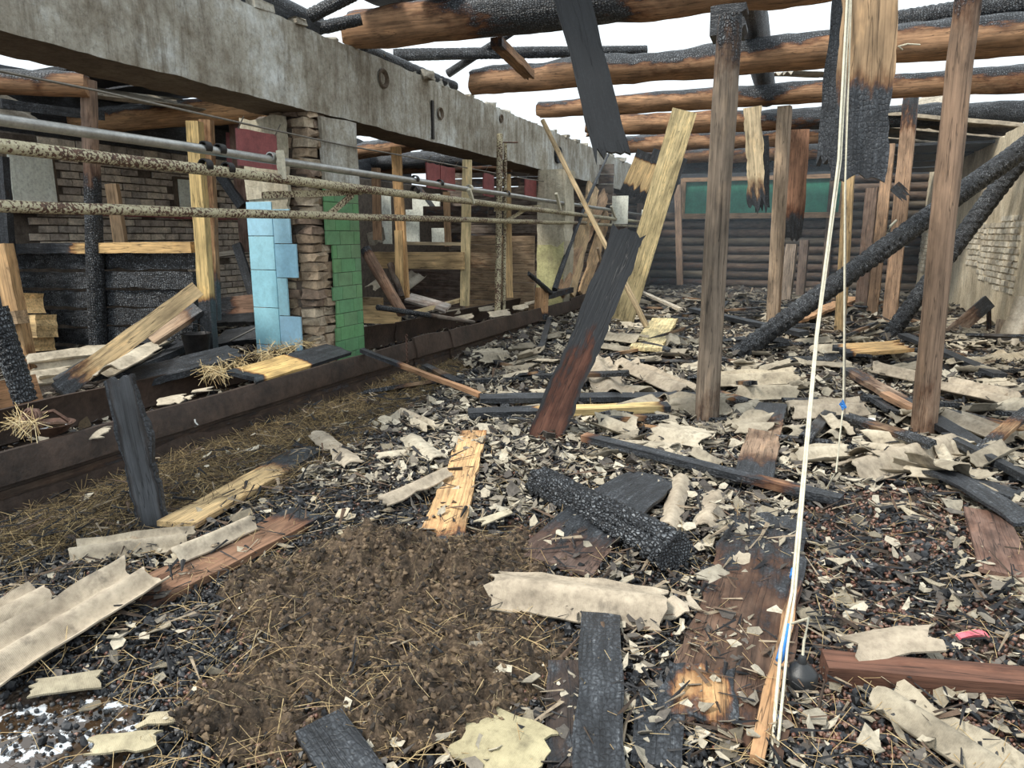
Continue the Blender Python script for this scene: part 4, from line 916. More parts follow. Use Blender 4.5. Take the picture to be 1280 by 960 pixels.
lie((940, 600), (965, 505), .26, .03, (.32, .22, .15), [(0, .9), (.3, .2), (.6, .3), (1, .9)], 'burnt board with a pale flaked middle lying right of the middle post', (.08, .1), rag=.04)
lie((452, 438), (600, 494), .055, .045, (.46, .26, .14), [(0, 1), (.3, .6), (.45, .1), (1, .15)], 'thin black and brown stick propped on the buckled trough rim', (.42, .10), name='fallen_stick')
lie((1045, 439), (1140, 432), .40, .05, (.74, .48, .22), [(0, .9), (.15, .3), (.8, 0), (1, .4)], 'orange splintered board lying under the black diagonal poles', (.16, .16), jag=(.1, .2), rag=.04)
lie((990, 404), (1070, 372), .30, .05, (.66, .38, .20), [(0, .1), (1, .2)], 'orange torn plank lying against the yellow squared post', (.15, .2), jag=(.1, .25), rag=.05)
lie((1060, 462), (1230, 562), .16, .05, (.40, .30, .22), [(0, .6), (.4, .3), (.6, .8), (1, 1.1)], 'long board slanting past the foot of the round right post, far side', (.14, .08))
lie((1105, 492), (1160, 520), .09, .05, (.46, .27, .16), .1, 'short brown batten left of the round right post foot', (.15, .12))
lie((1128, 420), (1250, 470), .14, .05, GR, 1.1, 'black stick behind the round right post', (.12, .12))
lie((865, 388), (1005, 417), .16, .07, (.2, .18, .16), .9, 'grey black pole-like board across the aisle beyond the tall middle post', (.14, .14))
lie((800, 362), (850, 386), .1, .05, (.62, .55, .44), .0, 'pale stick lying beyond the foot of the yellow board', (.22, .15))
lie((806, 432), (832, 400), .42, .05, (.80, .66, .36), [(0, .2), (1, -.1)], 'short pale yellow plank piece on the rubble right of the leaning board', (.12, .18), jag=(.08, .05), rag=.03)
lie((735, 350), (790, 372), .2, .05, GR, 1, 'black board end on the trough rim near the leaning pair', (.4, .4))
lie((700, 355), (675, 440), .09, .05, GR, 1, 'black curved stick at the trough foot', (.1, .1))
lie((1260, 720), (1232, 640), .22, .02, (.20, .12, .09), .3, 'brown board at the right edge', (.05, .06))
lie((1270, 620), (1180, 590), .12, .03, GR, 1.1, 'charred stick at the right edge above the brown board', (.08, .1))
lie((1180, 545), (1290, 600), .07, .05, GR, 1.2, 'black stick right of the round right post', (.14, .10))
lie((1150, 585), (1285, 655), .16, .02, (.08, .08, .08), 1.0, 'crumpled black sheet right of the round post foot', (.07, .09), bend=.05)
lie((100, 470), (98, 472), .1, .05, GR, 1, 'x', (.1, .1)) if False else None
# large slates
SP = (1.08, 1.02, .95)
lslate((-40, 850), (188, 712), .30, 2.0, 'long two-wave slate sheet in the near left foreground', (.09, .12), (.12, -.25, 1), .028, jag=(.0, .05), rag=.02, col=SP)
lslate((-50, 795), (62, 738), .26, 1.5, 'slate sheet at the left edge behind the long one', (.10, .12), (.1, -.2, 1), .03, jag=(0, .04), rag=.02, col=SP)
lslate((-20, 728), (10, 724), .18, 1.0, 'small slate stub at the left edge', (.08, .08), (0, 0, 1), .03, col=SP)
lslate((88, 692), (245, 672), .17, 1.6, 'folded narrow slate strip in front of the standing charred board', (.07, .09), (0, -.5, 1), .026, jag=(.01, .05), rag=.015, col=(1.15, 1.12, 1.06))
lslate((212, 694), (316, 650), .13, 1.0, 'small bent slate strip lying on the long reddish board', (.10, .10), (0, -.4, 1), .03, jag=(.02, .04), rag=.02, col=(1.2, 1.15, 1.08))
lslate((606, 728), (836, 758), .25, 1.15, 'large pale curved slate strip in the centre foreground', (.09, .10), (0, -.35, 1), .030, jag=(.05, .07), rag=.03, col=SP)
lslate((835, 748), (858, 772), .2, 1.0, 'broken slate corner beside the large pale curved strip', (.08, .05), (0, -.3, 1), .02, col=SP)
lslate((580, 905), (690, 955), .24, .6, 'flat lichen-yellow slate fragment at the bottom edge', (.05, .05), (0, -.15, 1), .008, jag=(.05, .06), rag=.03, col=(.92, .90, .68))
lslate((1095, 862), (1290, 985), .22, 1.6, 'long woven-textured slate strip in the lower right corner', (.05, .05), (.1, -.1, 1), .022, jag=(.04, .0), rag=.02, col=(.95, .93, .86))
lslate((1060, 812), (1180, 790), .16, .8, 'pale slate piece lying over the red-brown timber', (.12, .14), (0, -.2, 1), .015, jag=(.05, .08), rag=.05, col=SP)
lslate((1060, 585), (1194, 548), .33, 1.3, 'big curved slate sheet in front of the round right post', (.12, .14), (0, -.3, 1), .045, jag=(.08, .06), rag=.04, col=SP)
lslate((985, 512), (1085, 508), .36, 1.6, 'square corrugated slate sheet behind the cord', (.12, .12), (0, -.25, 1), .03, jag=(.05, .06), col=SP)
lslate((870, 468), (1002, 470), .34, 1.5, 'pale slate sheet in the long row just beyond the tall middle post', (.14, .14), (0, -.3, 1), .03, jag=(.05, .08), col=(1.12, 1.08, .98))
lslate((915, 488), (1000, 482), .26, 1.2, 'slate sheet leaning on the pale row beyond the middle post', (.14, .16), (0, -.5, 1), .03, col=(1.15, 1.1, 1))
lslate((742, 440), (768, 492), .38, 1.5, 'corrugated slate sheet lying lengthways right of the slanting scorched board', (.15, .13), (0, 0, 1), .035, jag=(.06, .05), col=SP)
lslate((775, 450), (860, 488), .40, 1.5, 'long grey slate sheet slanting behind the yellow-edged board', (.14, .12), (0, -.1, 1), .035, jag=(.08, .08), col=SP)
lslate((745, 418), (802, 424), .40, 1.4, 'pale slate sheet at the foot of the long yellow board', (.16, .14), (0, -.2, 1), .03, col=(1.15, 1.1, 1))
lslate((1090, 455), (1150, 468), .34, 1.3, 'slate sheet beside the orange splintered board', (.16, .14), (0, -.2, 1), .035, col=SP)
lslate((1170, 480), (1265, 500), .40, 2, 'slate sheet to the right of the round right post', (.12, .12), (0, -.2, 1), .03, col=SP)
lslate((1180, 515), (1275, 552), .34, 1.6, 'slate sheet slanting down to the right edge', (.12, .10), (0, -.2, 1), .03, col=SP)
lslate((1200, 455), (1275, 440), .36, 1.5, 'slate sheet near the right wall foot', (.12, .12), (0, -.2, 1), .03, col=(1.15, 1.1, 1))
lslate((835, 660), (852, 596), .13, .8, 'upright-lying curved slate piece right of the thick black log', (.06, .08), (0, -.1, 1), .025, jag=(.03, .03), col=SP)
lslate((880, 660), (898, 615), .13, .8, 'rounded slate piece next to the curved one right of the black log', (.06, .06), (0, -.1, 1), .02, jag=(.04, .04), col=SP)
lslate((470, 628), (560, 588), .14, .9, 'pale bent slate strip crossing the orange tapering board', (.10, .11), (0, -.2, 1), .02, jag=(.06, .04), rag=.03, col=SP)
lslate((510, 545), (548, 575), .18, .8, 'whitish slate piece left of the orange tapering board', (.08, .07), (0, -.2, 1), .02, jag=(.05, .05), rag=.04, col=(1.15, 1.15, 1.1))
lslate((395, 540), (445, 580), .17, .8, 'slate piece lying beside the burnt end of the pale board', (.06, .07), (0, -.1, 1), .015, jag=(.05, .05), rag=.04, col=SP)
lslate((468, 572), (512, 566), .12, .6, 'shell-shaped pale slate piece left of centre', (.08, .06), (0, -.3, 1), .02, rag=.04, col=(1.2, 1.18, 1.1))
lslate((500, 512), (535, 528), .12, .8, 'dull slate piece near the straw', (.08, .06), (0, -.3, 1), .02, col=SP)
lslate((420, 670), (545, 685), .06, .5, 'narrow pale slate batten left of the orange board foot', (.07, .07), (0, -.3, 1), .01, rag=.015, col=(1.2, 1.18, 1.0))
lslate((596, 655), (640, 638), .07, .5, 'narrow pale slate chip right of the orange board foot', (.07, .08), (0, -.3, 1), .006, rag=.015, col=(1.2, 1.18, 1.05))
lslate((104, 935), (205, 925), .09, .5, 'yellowish flat slate piece beside the puddle', (.05, .06), (0, -.2, 1), .008, jag=(.04, .05), rag=.03, col=(1, .98, .8))
lslate((36, 862), (132, 846), .10, .5, 'grey slate piece under the near long slate sheet', (.05, .05), (0, -.2, 1), .008, jag=(.04, .03), rag=.03, col=(.85, .83, .72))
lslate((170, 902), (245, 892), .06, .5, 'thin slate sliver among the embers at lower left', (.05, .05), (0, -.2, 1), .006, jag=(.04, .05), rag=.02, col=(1, .96, .8))
lslate((872, 728), (912, 715), .13, .4, 'squarish grey slate piece left of the wide brown sheet', (.06, .07), (0, -.4, 1), .004, rag=.02, col=(.85, .85, .82))
lslate((925, 722), (927, 690), .09, .4, 'upright-lying rectangular slate chip by the cord', (.06, .06), (0, -.2, 1), .004, rag=.015, col=SP)

# random mid-distance corrugated fragments: individuals sharing eight meshes
base = []
for k in range(8):
    L = rnd.uniform(.3, .75); o = slate('slate_fragment', (0, 0, 0), (L, 0, 0), rnd.uniform(.2, .42), (0, 0, 1), rnd.choice([1, 1.3, 1.6, 2]), .032, jag=(.09, .09), rag=.05, n=10)
    base.append(o.data); bpy.data.objects.remove(o)
BLOCK = [(-.63, 6.26, .2), (1.07, 6.39, .2)]
def okpos(x, y, man=True):
    if man and inpoly(x, y, R_MAN): return False
    if inpoly(x, y, R_STRAW): return False
    return not any(math.hypot(x-a, y-b) < r for a, b, r in BLOCK)
LM = [(G(1154, 545), 'the round right-hand post'), (G(884, 528), 'the tall middle post'), (G(966, 408), 'the squared brown post'), (G(1050, 414), 'the yellow squared post'),
      (G(678, 550), 'the slanting scorched board'), (G(777, 402), 'the leaning yellow board'), (G(765, 650), 'the thick black log'), (G(565, 610), 'the orange tapering board'),
      (G(1154, 840), 'the red-brown timber'), (G(995, 860), 'the black lamp holder'), (G(720, 760), 'the large curved slate strip'), (G(190, 660), 'the standing charred board'),
      (G(940, 445), 'the long black diagonal pole'), (G(1108, 424), 'the second black diagonal pole'), (P(674, 432, z=0), 'the split log at the trough'), (G(1240, 420), 'the right wall foot'),
      (G(1130, 567), 'the big curved slate sheet'), (G(1000, 372), 'the short grey post'), (P(560, 450, z=0), 'the buckled trough'), (G(300, 700), 'the long reddish board'), (G(720, 880), 'the charred boards at the bottom edge'),
      (G(900, 360), 'the end wall'), (G(1035, 510), 'the square corrugated slate'), (G(1090, 435), 'the orange splintered board'), (G(710, 510), 'the yellow-edged charred board'), (G(1240, 680), 'the brown board at the right edge')]
def auto(o, kind, size, bright):
    p = o.location; q = min(LM, key=lambda t: (t[0].x-p.x)**2+(t[0].y-p.y)**2); dx, dy = p.x-q[0].x, p.y-q[0].y
    rel = ('right of' if dx > 0 else 'left of') if abs(dx) > abs(dy) else ('beyond' if dy > 0 else 'in front of')
    if math.hypot(dx, dy) < .3: rel = 'close by'
    return '%s %s %s lying %s %s' % (size, bright, kind, rel, q[1])
nf = 0
while nf < 290:
    y = 5.0+15*rnd.random()**1.7; x = rnd.uniform(-3.7, 3.0)
    if y < 6.5 and x < -1.2 and rnd.random() < .6: continue
    if not okpos(x, y): continue
    o = bpy.data.objects.new('slate_fragment', rnd.choice(base)); COL.objects.link(o)
    o.location = (x, y, gh(x, y)+.035+rnd.uniform(0, .07)); o.rotation_euler = (rnd.gauss(0, .25), rnd.gauss(0, .16), rnd.choice([rnd.uniform(0, 6.28), rnd.gauss(0, .35)]))
    s = rnd.uniform(.55, 1.15); o.scale = (s, s, s); b_ = rnd.uniform(.6, 1.35)
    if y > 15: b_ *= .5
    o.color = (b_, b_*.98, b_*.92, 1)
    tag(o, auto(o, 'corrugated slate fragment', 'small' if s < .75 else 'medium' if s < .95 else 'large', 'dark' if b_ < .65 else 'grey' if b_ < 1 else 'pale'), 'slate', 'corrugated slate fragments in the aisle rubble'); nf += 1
# charred sticks and laths down the aisle
cb = []
for k in range(6):
    o = strip('charred_stick', (0, 0, 0), (rnd.uniform(.4, 1.3), 0, 0), rnd.uniform(.04, .14), rnd.uniform(.025, .05), (0, 0, 1), GR, [(0, 1.1), (.5, rnd.choice([1.0, .2])), (1, 1.0)], jag=(.08, .1), rag=.02, n=10)
    cb.append(o.data); bpy.data.objects.remove(o)
for k in range(120):
    y = 5.4+14*rnd.random()**1.5; x = rnd.uniform(-3.6, 3.1)
    if not okpos(x, y): continue
    o = bpy.data.objects.new('charred_stick', rnd.choice(cb)); COL.objects.link(o)
    o.location = (x, y, gh(x, y)+.06+rnd.uniform(0, .06)); o.rotation_euler = (rnd.gauss(0, .2), rnd.gauss(0, .08), rnd.gauss(0, .8) if rnd.random() < .6 else rnd.uniform(0, 6.28))
    c = rnd.choice([(.1, .1, .1), (.45, .28, .15), (.3, .2, .12)]); o.color = c4(c)
    tag(o, auto(o, 'stick', 'charred', {.1: 'black', .45: 'orange-brown', .3: 'brown'}[c[0]]), 'stick', 'charred sticks in the aisle rubble')
# shards, individual, 300
def shard_mesh(nm, kind):
    nn = rnd.randint(5, 7); pts = []
    el = rnd.uniform(.28, .95)
    for i in range(nn):
        a = 2*PI*(i+rnd.uniform(-.35, .35))/nn; r = rnd.uniform(.55, 1.2); pts.append((r*math.cos(a), r*math.sin(a)*el))
    cv = rnd.uniform(.0, .35)
    t = .07
    vs = [(x, y, cv*(x*x)+t/2) for x, y in pts]+[(0, 0, t/2)] + [(x*.97, y*.97, cv*(x*x)-t/2) for x, y in pts]
    fs = [(i, (i+1) % nn, nn) for i in range(nn)]+[((i+1) % nn, i, nn+1+i, nn+1+(i+1) % nn) for i in range(nn)]+[tuple(reversed(range(nn+1, 2*nn+1)))]
    return vs, fs
sm = [mesh('slate_shard', *shard_mesh('s', 'chip')) for _ in range(14)]
for m_ in sm: m_.materials.append(M['slate'])
ns = 0
while ns < 296:
    px, py = rnd.uniform(100, 1275), rnd.uniform(440, 940)
    p = P(px, py)
    if inpoly(p.x, p.y, R_MAN) and rnd.random() < .85: continue
    if inpoly(p.x, p.y, R_STRAW): continue
    if px < 420 and py > 640 and rnd.random() < .8: continue
    if py > 700 and rnd.random() < .45: continue
    if px < 330 and py < 640: continue
    g = G(px, py, .015+rnd.uniform(0, .03)); d = (g-_C).length
    if g.y > 9: continue
    r = rnd.uniform(.025, .062)*(1 if rnd.random() < .8 else 1.5)*(.8+.1*d)
    if math.hypot(g.x+.0-P(995, 860).x, g.y-P(995, 860).y) < .12: continue
    o = bpy.data.objects.new('slate_shard', rnd.choice(sm)); COL.objects.link(o); o.location = g; o.scale = (r, r, r*.9)
    o.rotation_euler = (rnd.gauss(0, .35), rnd.gauss(0, .3), rnd.uniform(0, 6.28)); b_ = rnd.uniform(.75, 1.5); o.color = (b_, b_*.97, b_*.88, 1)
    tag(o, auto(o, 'flat slate shard', 'small' if r < .05 else 'medium' if r < .075 else 'large', 'grey' if b_ < 1.0 else 'pale' if b_ < 1.25 else 'whitish'), 'slate shard', 'pale slate shards on the ground'); ns += 1

# ------------------------------------------------------------------ uncountable litter as joined stuff
def scatter(name, bases, N, place, mat, label, cat, smooth=False):
    AV, AF, off = [], [], 0; loops, starts = [], []
    col = []
    k = 0
    for _ in range(N*3):
        if k >= N: break
        r = place()
        if r is None: continue
        (x, y, z), (rx, ry, rz), (sx, sy, sz), cc = r
        vs, fs = bases[rnd.randrange(len(bases))]
        cx, s_x, cy, s_y, cz, s_z = math.cos(rx), math.sin(rx), math.cos(ry), math.sin(ry), math.cos(rz), math.sin(rz)
        R = np.array([[cz*cy, cz*s_y*s_x-s_z*cx, cz*s_y*cx+s_z*s_x], [s_z*cy, s_z*s_y*s_x+cz*cx, s_z*s_y*cx-cz*s_x], [-s_y, cy*s_x, cy*cx]])
        A = (vs*np.array([sx, sy, sz]))@R.T+np.array([x, y, z]); AV.append(A)
        for f in fs: starts.append(len(f)); 
        loops.append(np.concatenate([np.array(f) for f in fs])+off) if False else loops.append(fs_flat[id(fs)]+off)
        off += len(vs); col.append(np.repeat(np.array([[cc[0], cc[1], cc[2], 1.0]]), len(vs), 0)); k += 1
    Vv = np.concatenate(AV); Lp = np.concatenate(loops); St = np.array(starts); 
    me = bpy.data.meshes.new(name); me.vertices.add(len(Vv)); me.vertices.foreach_set('co', Vv.astype(np.float32).ravel())
    me.loops.add(len(Lp)); me.loops.foreach_set('vertex_index', Lp.astype(np.int32))
    me.polygons.add(len(St)); me.polygons.foreach_set('loop_start', np.concatenate([[0], np.cumsum(St)[:-1]]).astype(np.int32))
    at = me.attributes.new('tint', 'FLOAT_COLOR', 'POINT'); at.data.foreach_set('color', np.concatenate(col).astype(np.float32).ravel())
    me.update(calc_edges=True); me.validate()
    if not smooth: me.shade_flat()
    return tag(link(name, me, mat), label, cat, None, 'stuff')
fs_flat = {}
def prep(bs):
    out = []
    for vs, fs in bs:
        fl = [list(f) for f in fs]; fs_flat[id(fl)] = np.concatenate([np.array(f) for f in fl]); out.append((np.array(vs, float), fl))
    return out
def m_tint(name, rough, spec, bsc, wet=False):
    k = NT(name); a = k.n('ShaderNodeAttribute'); a.attribute_name = 'tint'; w = k.mp((1, 1, 1), 'World')
    n = k.noise(w, 40, 4, .7); k.bump(n, bsc, .8)
    return k.done(k.mix(.7, a.outputs['Color'], k.ramp(n, [(.3, .5), (.6, 1.15)]), 'MULTIPLY'), rough, None, spec)
MT = m_tint('loose_litter', .72, .3, .004); MC = m_tint('charcoal_and_clay_pebbles', .45, .55, .002); MS = m_tint('loose_straw', .7, .3, .001)
# base shapes
def ico(j):
    t = (1+5**.5)/2; v = [(-1, t, 0), (1, t, 0), (-1, -t, 0), (1, -t, 0), (0, -1, t), (0, 1, t), (0, -1, -t), (0, 1, -t), (t, 0, -1), (t, 0, 1), (-t, 0, -1), (-t, 0, 1)]
    f = [(0, 11, 5), (0, 5, 1), (0, 1, 7), (0, 7, 10), (0, 10, 11), (1, 5, 9), (5, 11, 4), (11, 10, 2), (10, 7, 6), (7, 1, 8), (3, 9, 4), (3, 4, 2), (3, 2, 6), (3, 6, 8), (3, 8, 9), (4, 9, 5), (2, 4, 11), (6, 2, 10), (8, 6, 7), (9, 8, 1)]
    q = 1/math.sqrt(1+t*t); return [tuple(c*q*(1+rnd.uniform(-j, j)) for c in p) for p in v], f
B_PEB = prep([ico(.12) for _ in range(6)]); B_COAL = prep([ico(.38) for _ in range(8)])
B_CHIP = prep([shard_mesh('', 'chip') for _ in range(12)])
def spl():
    w = rnd.uniform(.08, .16); return [(-1, -w, 0), (-1, w, .0), (1, w*.4, 0), (1, -w*.2, 0), (-.9, 0, w), (.9, 0, w*.5)], [(0, 1, 4), (1, 2, 5, 4), (2, 3, 5), (3, 0, 4, 5), (0, 3, 2, 1)]
B_SPL = prep([spl() for _ in range(6)])
def st():
    b = rnd.uniform(-.25, .25); w = .018
    return [(-1, -w, 0), (-1, w, 0), (-1, 0, w), (0, -w+b, .15), (0, w+b, .15), (0, b, .15+w), (1, -w, 0), (1, w, 0), (1, 0, w)], [(0, 1, 4, 3), (1, 2, 5, 4), (2, 0, 3, 5), (3, 4, 7, 6), (4, 5, 8, 7), (5, 3, 6, 8)]
B_ST = prep([st() for _ in range(8)])
def near_pt(ymin=1.0, ymax=7.5, bias=1.0):
    """random ground point inside the camera's cone, denser close by"""
    y = ymin*(ymax/ymin)**(rnd.random()**bias); x = y*rnd.uniform(-1.85, .45)
    if x < -4.15 or x > 3.15: return None
    if math.hypot((x-PUD.x)/.46, (y-PUD.y)/.30) < 1 and rnd.random() < .8: return None
    return x, y
def pl_peb():
    q = near_pt(1.2, 6.5, .75)
    if not q: return None
    x, y = q; m = inpoly(x, y, R_MAN)
    if m and rnd.random() < .75: return None
    if inpoly(x, y, R_STRAW) and rnd.random() < .8: return None
    red = inpoly(x, y, R_RED) or (m) or rnd.random() < .12
    red = red and nz(x*2, y*2, 40) > -.25
    c = rnd.choice([(.17, .075, .05), (.12, .06, .045), (.22, .12, .085), (.09, .05, .04), (.28, .17, .13)]) if red else rnd.choice([(.018, .02, .023), (.028, .03, .034), (.04, .042, .045), (.014, .015, .017), (.06, .06, .06)])
    r = rnd.uniform(.0035, .0095)*(1+.12*y)
    return (x, y, gh(x, y)+r*.35+rnd.uniform(0, .012)), (rnd.uniform(0, 6), rnd.uniform(0, 6), 0), (r, r*rnd.uniform(.7, 1), r*rnd.uniform(.6, .9)), c
scatter('pebble_litter', B_PEB, 44000, pl_peb, MC, 'layer of small black embers and red-brown clay pebbles covering the foreground', 'pebbles', True)
def pl_coal():
    q = near_pt(1.2, 12, .8)
    if not q: return None
    x, y = q
    if inpoly(x, y, R_MAN) and rnd.random() < .8: return None
    if inpoly(x, y, R_STRAW) and rnd.random() < .7: return None
    c = rnd.choice([(.012, .013, .015), (.02, .022, .026), (.035, .037, .042)])
    r = rnd.uniform(.005, .018)*(.85+.12*y)
    return (x, y, gh(x, y)+r*.3+rnd.uniform(0, .02)), (rnd.uniform(0, 6), rnd.uniform(0, 6), 0), (r*1.3, r, r*.7), c
scatter('charcoal_litter', B_COAL, 15000, pl_coal, MC, 'broken charcoal lumps strewn over the whole floor', 'charcoal')
SC_ = [(.38, .335, .255), (.28, .25, .195), (.46, .41, .32), (.20, .175, .14), (.52, .47, .37), (.13, .115, .10), (.08, .07, .062)]
def pl_chip():
    q = near_pt(1.4, 22, .62)
    if not q: return None
    x, y = q
    d = .9 if y > 3.6 else .30
    if inpoly(x, y, R_RED): d = .26
    if inpoly(x, y, R_MAN): d = .06
    if inpoly(x, y, R_STRAW): d = .03
    if x < -1.1 and y < 3.4: d *= .25
    if nz(x*1.6, y*1.6, 17) < -.22: d *= .35
    if rnd.random() > d: return None
    r = (.007+.040*rnd.random()**2.2)*(.85+.13*min(y, 14))
    c = rnd.choice(SC_)
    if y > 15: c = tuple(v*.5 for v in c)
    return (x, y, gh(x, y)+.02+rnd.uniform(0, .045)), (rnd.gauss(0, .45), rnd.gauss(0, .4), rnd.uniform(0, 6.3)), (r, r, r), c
scatter('slate_litter', B_CHIP, 34000, pl_chip, MT, 'mass of small pale slate chips mixed through the rubble', 'slate chips')
def pl_spl():
    q = near_pt(1.6, 20, .7)
    if not q: return None
    x, y = q
    if inpoly(x, y, R_MAN) and rnd.random() < .85: return None
    c = rnd.choice([(.015, .016, .018), (.03, .03, .032), (.02, .02, .022), (.05, .035, .025), (.12, .08, .055), (.3, .24, .17)])
    r = rnd.uniform(.02, .10)*(.55+.10*y)
    return (x, y, gh(x, y)+.03+rnd.uniform(0, .05)), (rnd.gauss(0, .3), rnd.gauss(0, .22), rnd.uniform(0, 6.3)), (r, r, r*.8), c
scatter('splinter_litter', B_SPL, 5200, pl_spl, MT, 'charred splinters and laths strewn through the rubble', 'splinters')
# manure heap: its own finely modelled crust
mx0, mx1 = min(p[0] for p in R_MAN)-.1, max(p[0] for p in R_MAN)+.1; my0, my1 = max(1.0, min(p[1] for p in R_MAN)-.1), max(p[1] for p in R_MAN)+.1
cen = [(G(a, b).x, G(a, b).y, r, h) for a, b, r, h in ((330, 740, .35, .10), (500, 720, .45, .15), (590, 730, .35, .13), (420, 800, .4, .09), (300, 905, .35, .10), (540, 900, .38, .12), (620, 820, .4, .08), (230, 930, .2, .07), (640, 690, .3, .07), (450, 690, .35, .09))]
def mh(x, y):
    e = sum(h*math.exp(-((x-a)**2+(y-b)**2)/(r*r*.5)) for a, b, r, h in cen)
    f = noise.fractal(V((x*9, y*9, 3)), .75, 2.1, 6)
    return gh(x, y)-.035+e*(1+.25*f)+.034*f+.012*abs(nz(x*45, y*45))+.02*abs(nz(x*14, y*14))
NX, NY = 330, 330
vs = [(mx0+(mx1-mx0)*i/NX, my0+(my1-my0)*j/NY, 0) for j in range(NY+1) for i in range(NX+1)]
vs = [(x, y, mh(x, y)) for x, y, _ in vs]
def keep(x, y): return inpoly(x+.10*nz(x*6, y*6), y+.10*nz(x*6, y*6, 8), R_MAN)
fs = []
kp = [[keep(mx0+(mx1-mx0)*i/NX, my0+(my1-my0)*j/NY) for i in range(NX)] for j in range(NY)]
for j in range(NY):
    for i in range(NX):
        if kp[j][i]: a = j*(NX+1)+i; fs.append((a, a+1, a+NX+2, a+NX+1))
tag(link('manure_heap', mesh('manure_heap', vs, fs, True), M['manure']), 'trampled brown manure with straw heaped in the left foreground', 'manure', None, 'stuff')
def pl_clod():
    x, y = rnd.uniform(mx0, mx1), rnd.uniform(my0, my1)
    if not keep(x, y): return None
    r = rnd.uniform(.004, .013); c = rnd.choice([(.12, .085, .055), (.17, .12, .075), (.07, .05, .036), (.035, .028, .022)])
    return (x, y, mh(x, y)+r*.2), (rnd.uniform(0, 6), rnd.uniform(0, 6), 0), (r*1.4, r, r*.8), c
scatter('manure_clods', B_COAL, 4500, pl_clod, MT, 'small brown manure clods on the heap in the left foreground', 'manure')
def pl_st():
    k = rnd.random()
    if k < .62:
        x, y = rnd.uniform(-4.15, -2.9), 1.9+6.8*rnd.random()
        if not inpoly(x, y, R_STRAW): return None
        z = gh(x, y)+rnd.uniform(0, .05)*max(.2, 1-abs(x+3.95)/.7); L = rnd.uniform(.03, .12)
        c = rnd.choice([(.26, .18, .085), (.17, .12, .06), (.11, .08, .045), (.07, .05, .032), (.42, .31, .15), (.06, .045, .03)])
    elif k < .92:
        x, y = rnd.uniform(mx0, mx1), rnd.uniform(my0, my1)
        if not keep(x, y): return None
        z = mh(x, y)+rnd.uniform(0, .018); L = rnd.uniform(.008, .035)*(1 if rnd.random() < .93 else 2)
        c = rnd.choice([(.30, .21, .10), (.14, .095, .055), (.08, .055, .035), (.48, .38, .22), (.10, .07, .04), (.06, .04, .025), (.05, .035, .02)])
    else:
        q = near_pt(1.2, 8)
        if not q: return None
        x, y = q; z = gh(x, y)+.04; L = rnd.uniform(.03, .10); c = rnd.choice([(.50, .38, .20), (.40, .28, .14)])
    return (x, y, z), (rnd.gauss(0, .3), rnd.gauss(0, .45), rnd.uniform(0, 6.3)), (L, L*.8, L*.8), c
scatter('straw_litter', B_ST, 32000, pl_st, MS, 'dry straw strewn along the trough foot and over the manure', 'straw')
def pl_st2():
    px, py = rnd.choice([(268, 466), (295, 455), (330, 445), (350, 437), (375, 430), (388, 425), (30, 530)])
    p = P(px+rnd.uniform(-14, 14), py+rnd.uniform(-5, 5), z=.34+rnd.uniform(0, .14)); L = rnd.uniform(.05, .14)
    return tuple(p), (rnd.gauss(0, .6), rnd.gauss(0, .6), rnd.uniform(0, 6.3)), (L, L, L), rnd.choice([(.58, .44, .22), (.42, .30, .15), (.66, .54, .32)])
scatter('straw_in_trough', B_ST, 700, pl_st2, MS, 'pale straw tufts inside the nearest trough section', 'straw')
def pl_bay():
    x, y = rnd.uniform(-8.8, -5.3), rnd.uniform(3.5, 12)
    r = rnd.uniform(.02, .09); c = rnd.choice(SC_+[(.02, .02, .022)]*5)
    return (x, y, gh(x, y)+.03+rnd.uniform(0, .06)), (rnd.gauss(0, .4), rnd.gauss(0, .4), rnd.uniform(0, 6)), (r*1.3, r, r), c
scatter('bay_rubble', B_CHIP, 2500, pl_bay, MT, 'slate and charcoal rubble over the left bay floor', 'rubble')
def pl_tr():
    y = rnd.uniform(2, 13); x = -4.66+rnd.uniform(-.35, .32)
    r = rnd.uniform(.012, .05); c = rnd.choice(SC_[:3]+[(.02, .02, .022)]*4+[(.1, .07, .04)]*2)
    return (x, y, .14+rnd.uniform(0, .07)), (rnd.gauss(0, .4), rnd.gauss(0, .4), rnd.uniform(0, 6)), (r*1.3, r, r), c
scatter('trough_litter', B_CHIP, 1800, pl_tr, MT, 'slate chips and embers lying in the troughs', 'rubble')

# ------------------------------------------------------------------ hanging cord, lamp holder and small finds
cd = empty('hanging_rope', P(1061, 0, y=4.9), 'long pale twin cord hanging down to the floor, with blue tape', 'cord')
def drape(pts, n=12, wob=.0):
    out = []
    for a, b in zip(pts, pts[1:]):
        for i in range(n): out.append(a.lerp(b, i/n)+V((wob*nz(i*.5, a.x), 0, 0)))
    return out+[pts[-1]]
Pa = lambda px, py, y: P(px, py, y=y)
c1 = [Pa(1062, -60, 4.6), Pa(1048, 200, 4.1), Pa(1020, 420, 3.6), Pa(1003, 600, 3.1), Pa(990, 740, 2.7), Pa(976, 812, 2.45), P(960, 985, z=.03)]
tube('cord_strand', drape(c1, 8), .0062, 'rope', 8, cd)
c2 = [Pa(1065, -60, 4.62), Pa(1051, 200, 4.12), Pa(1022, 420, 3.6), Pa(1006, 600, 3.1), Pa(994, 740, 2.7), Pa(984, 812, 2.45), P(967, 985, z=.03)]
tube('cord_strand', drape(c2, 8), .005, 'rope', 8, cd)
for a, b in (((993, 712, 2.80), (991, 722, 2.76)), ((986, 782, 2.56), (974, 826, 2.42)), ((973, 896, 2.2), (970, 906, 2.17))):
    tube('blue_tape', [Pa(*a), Pa(*b)], .013, 'tape', 8, cd)
cd2 = empty('hanging_string', Pa(1055, 240, 4.6), 'thin white string right of the twin cord, knotted with a blue scrap', 'string')
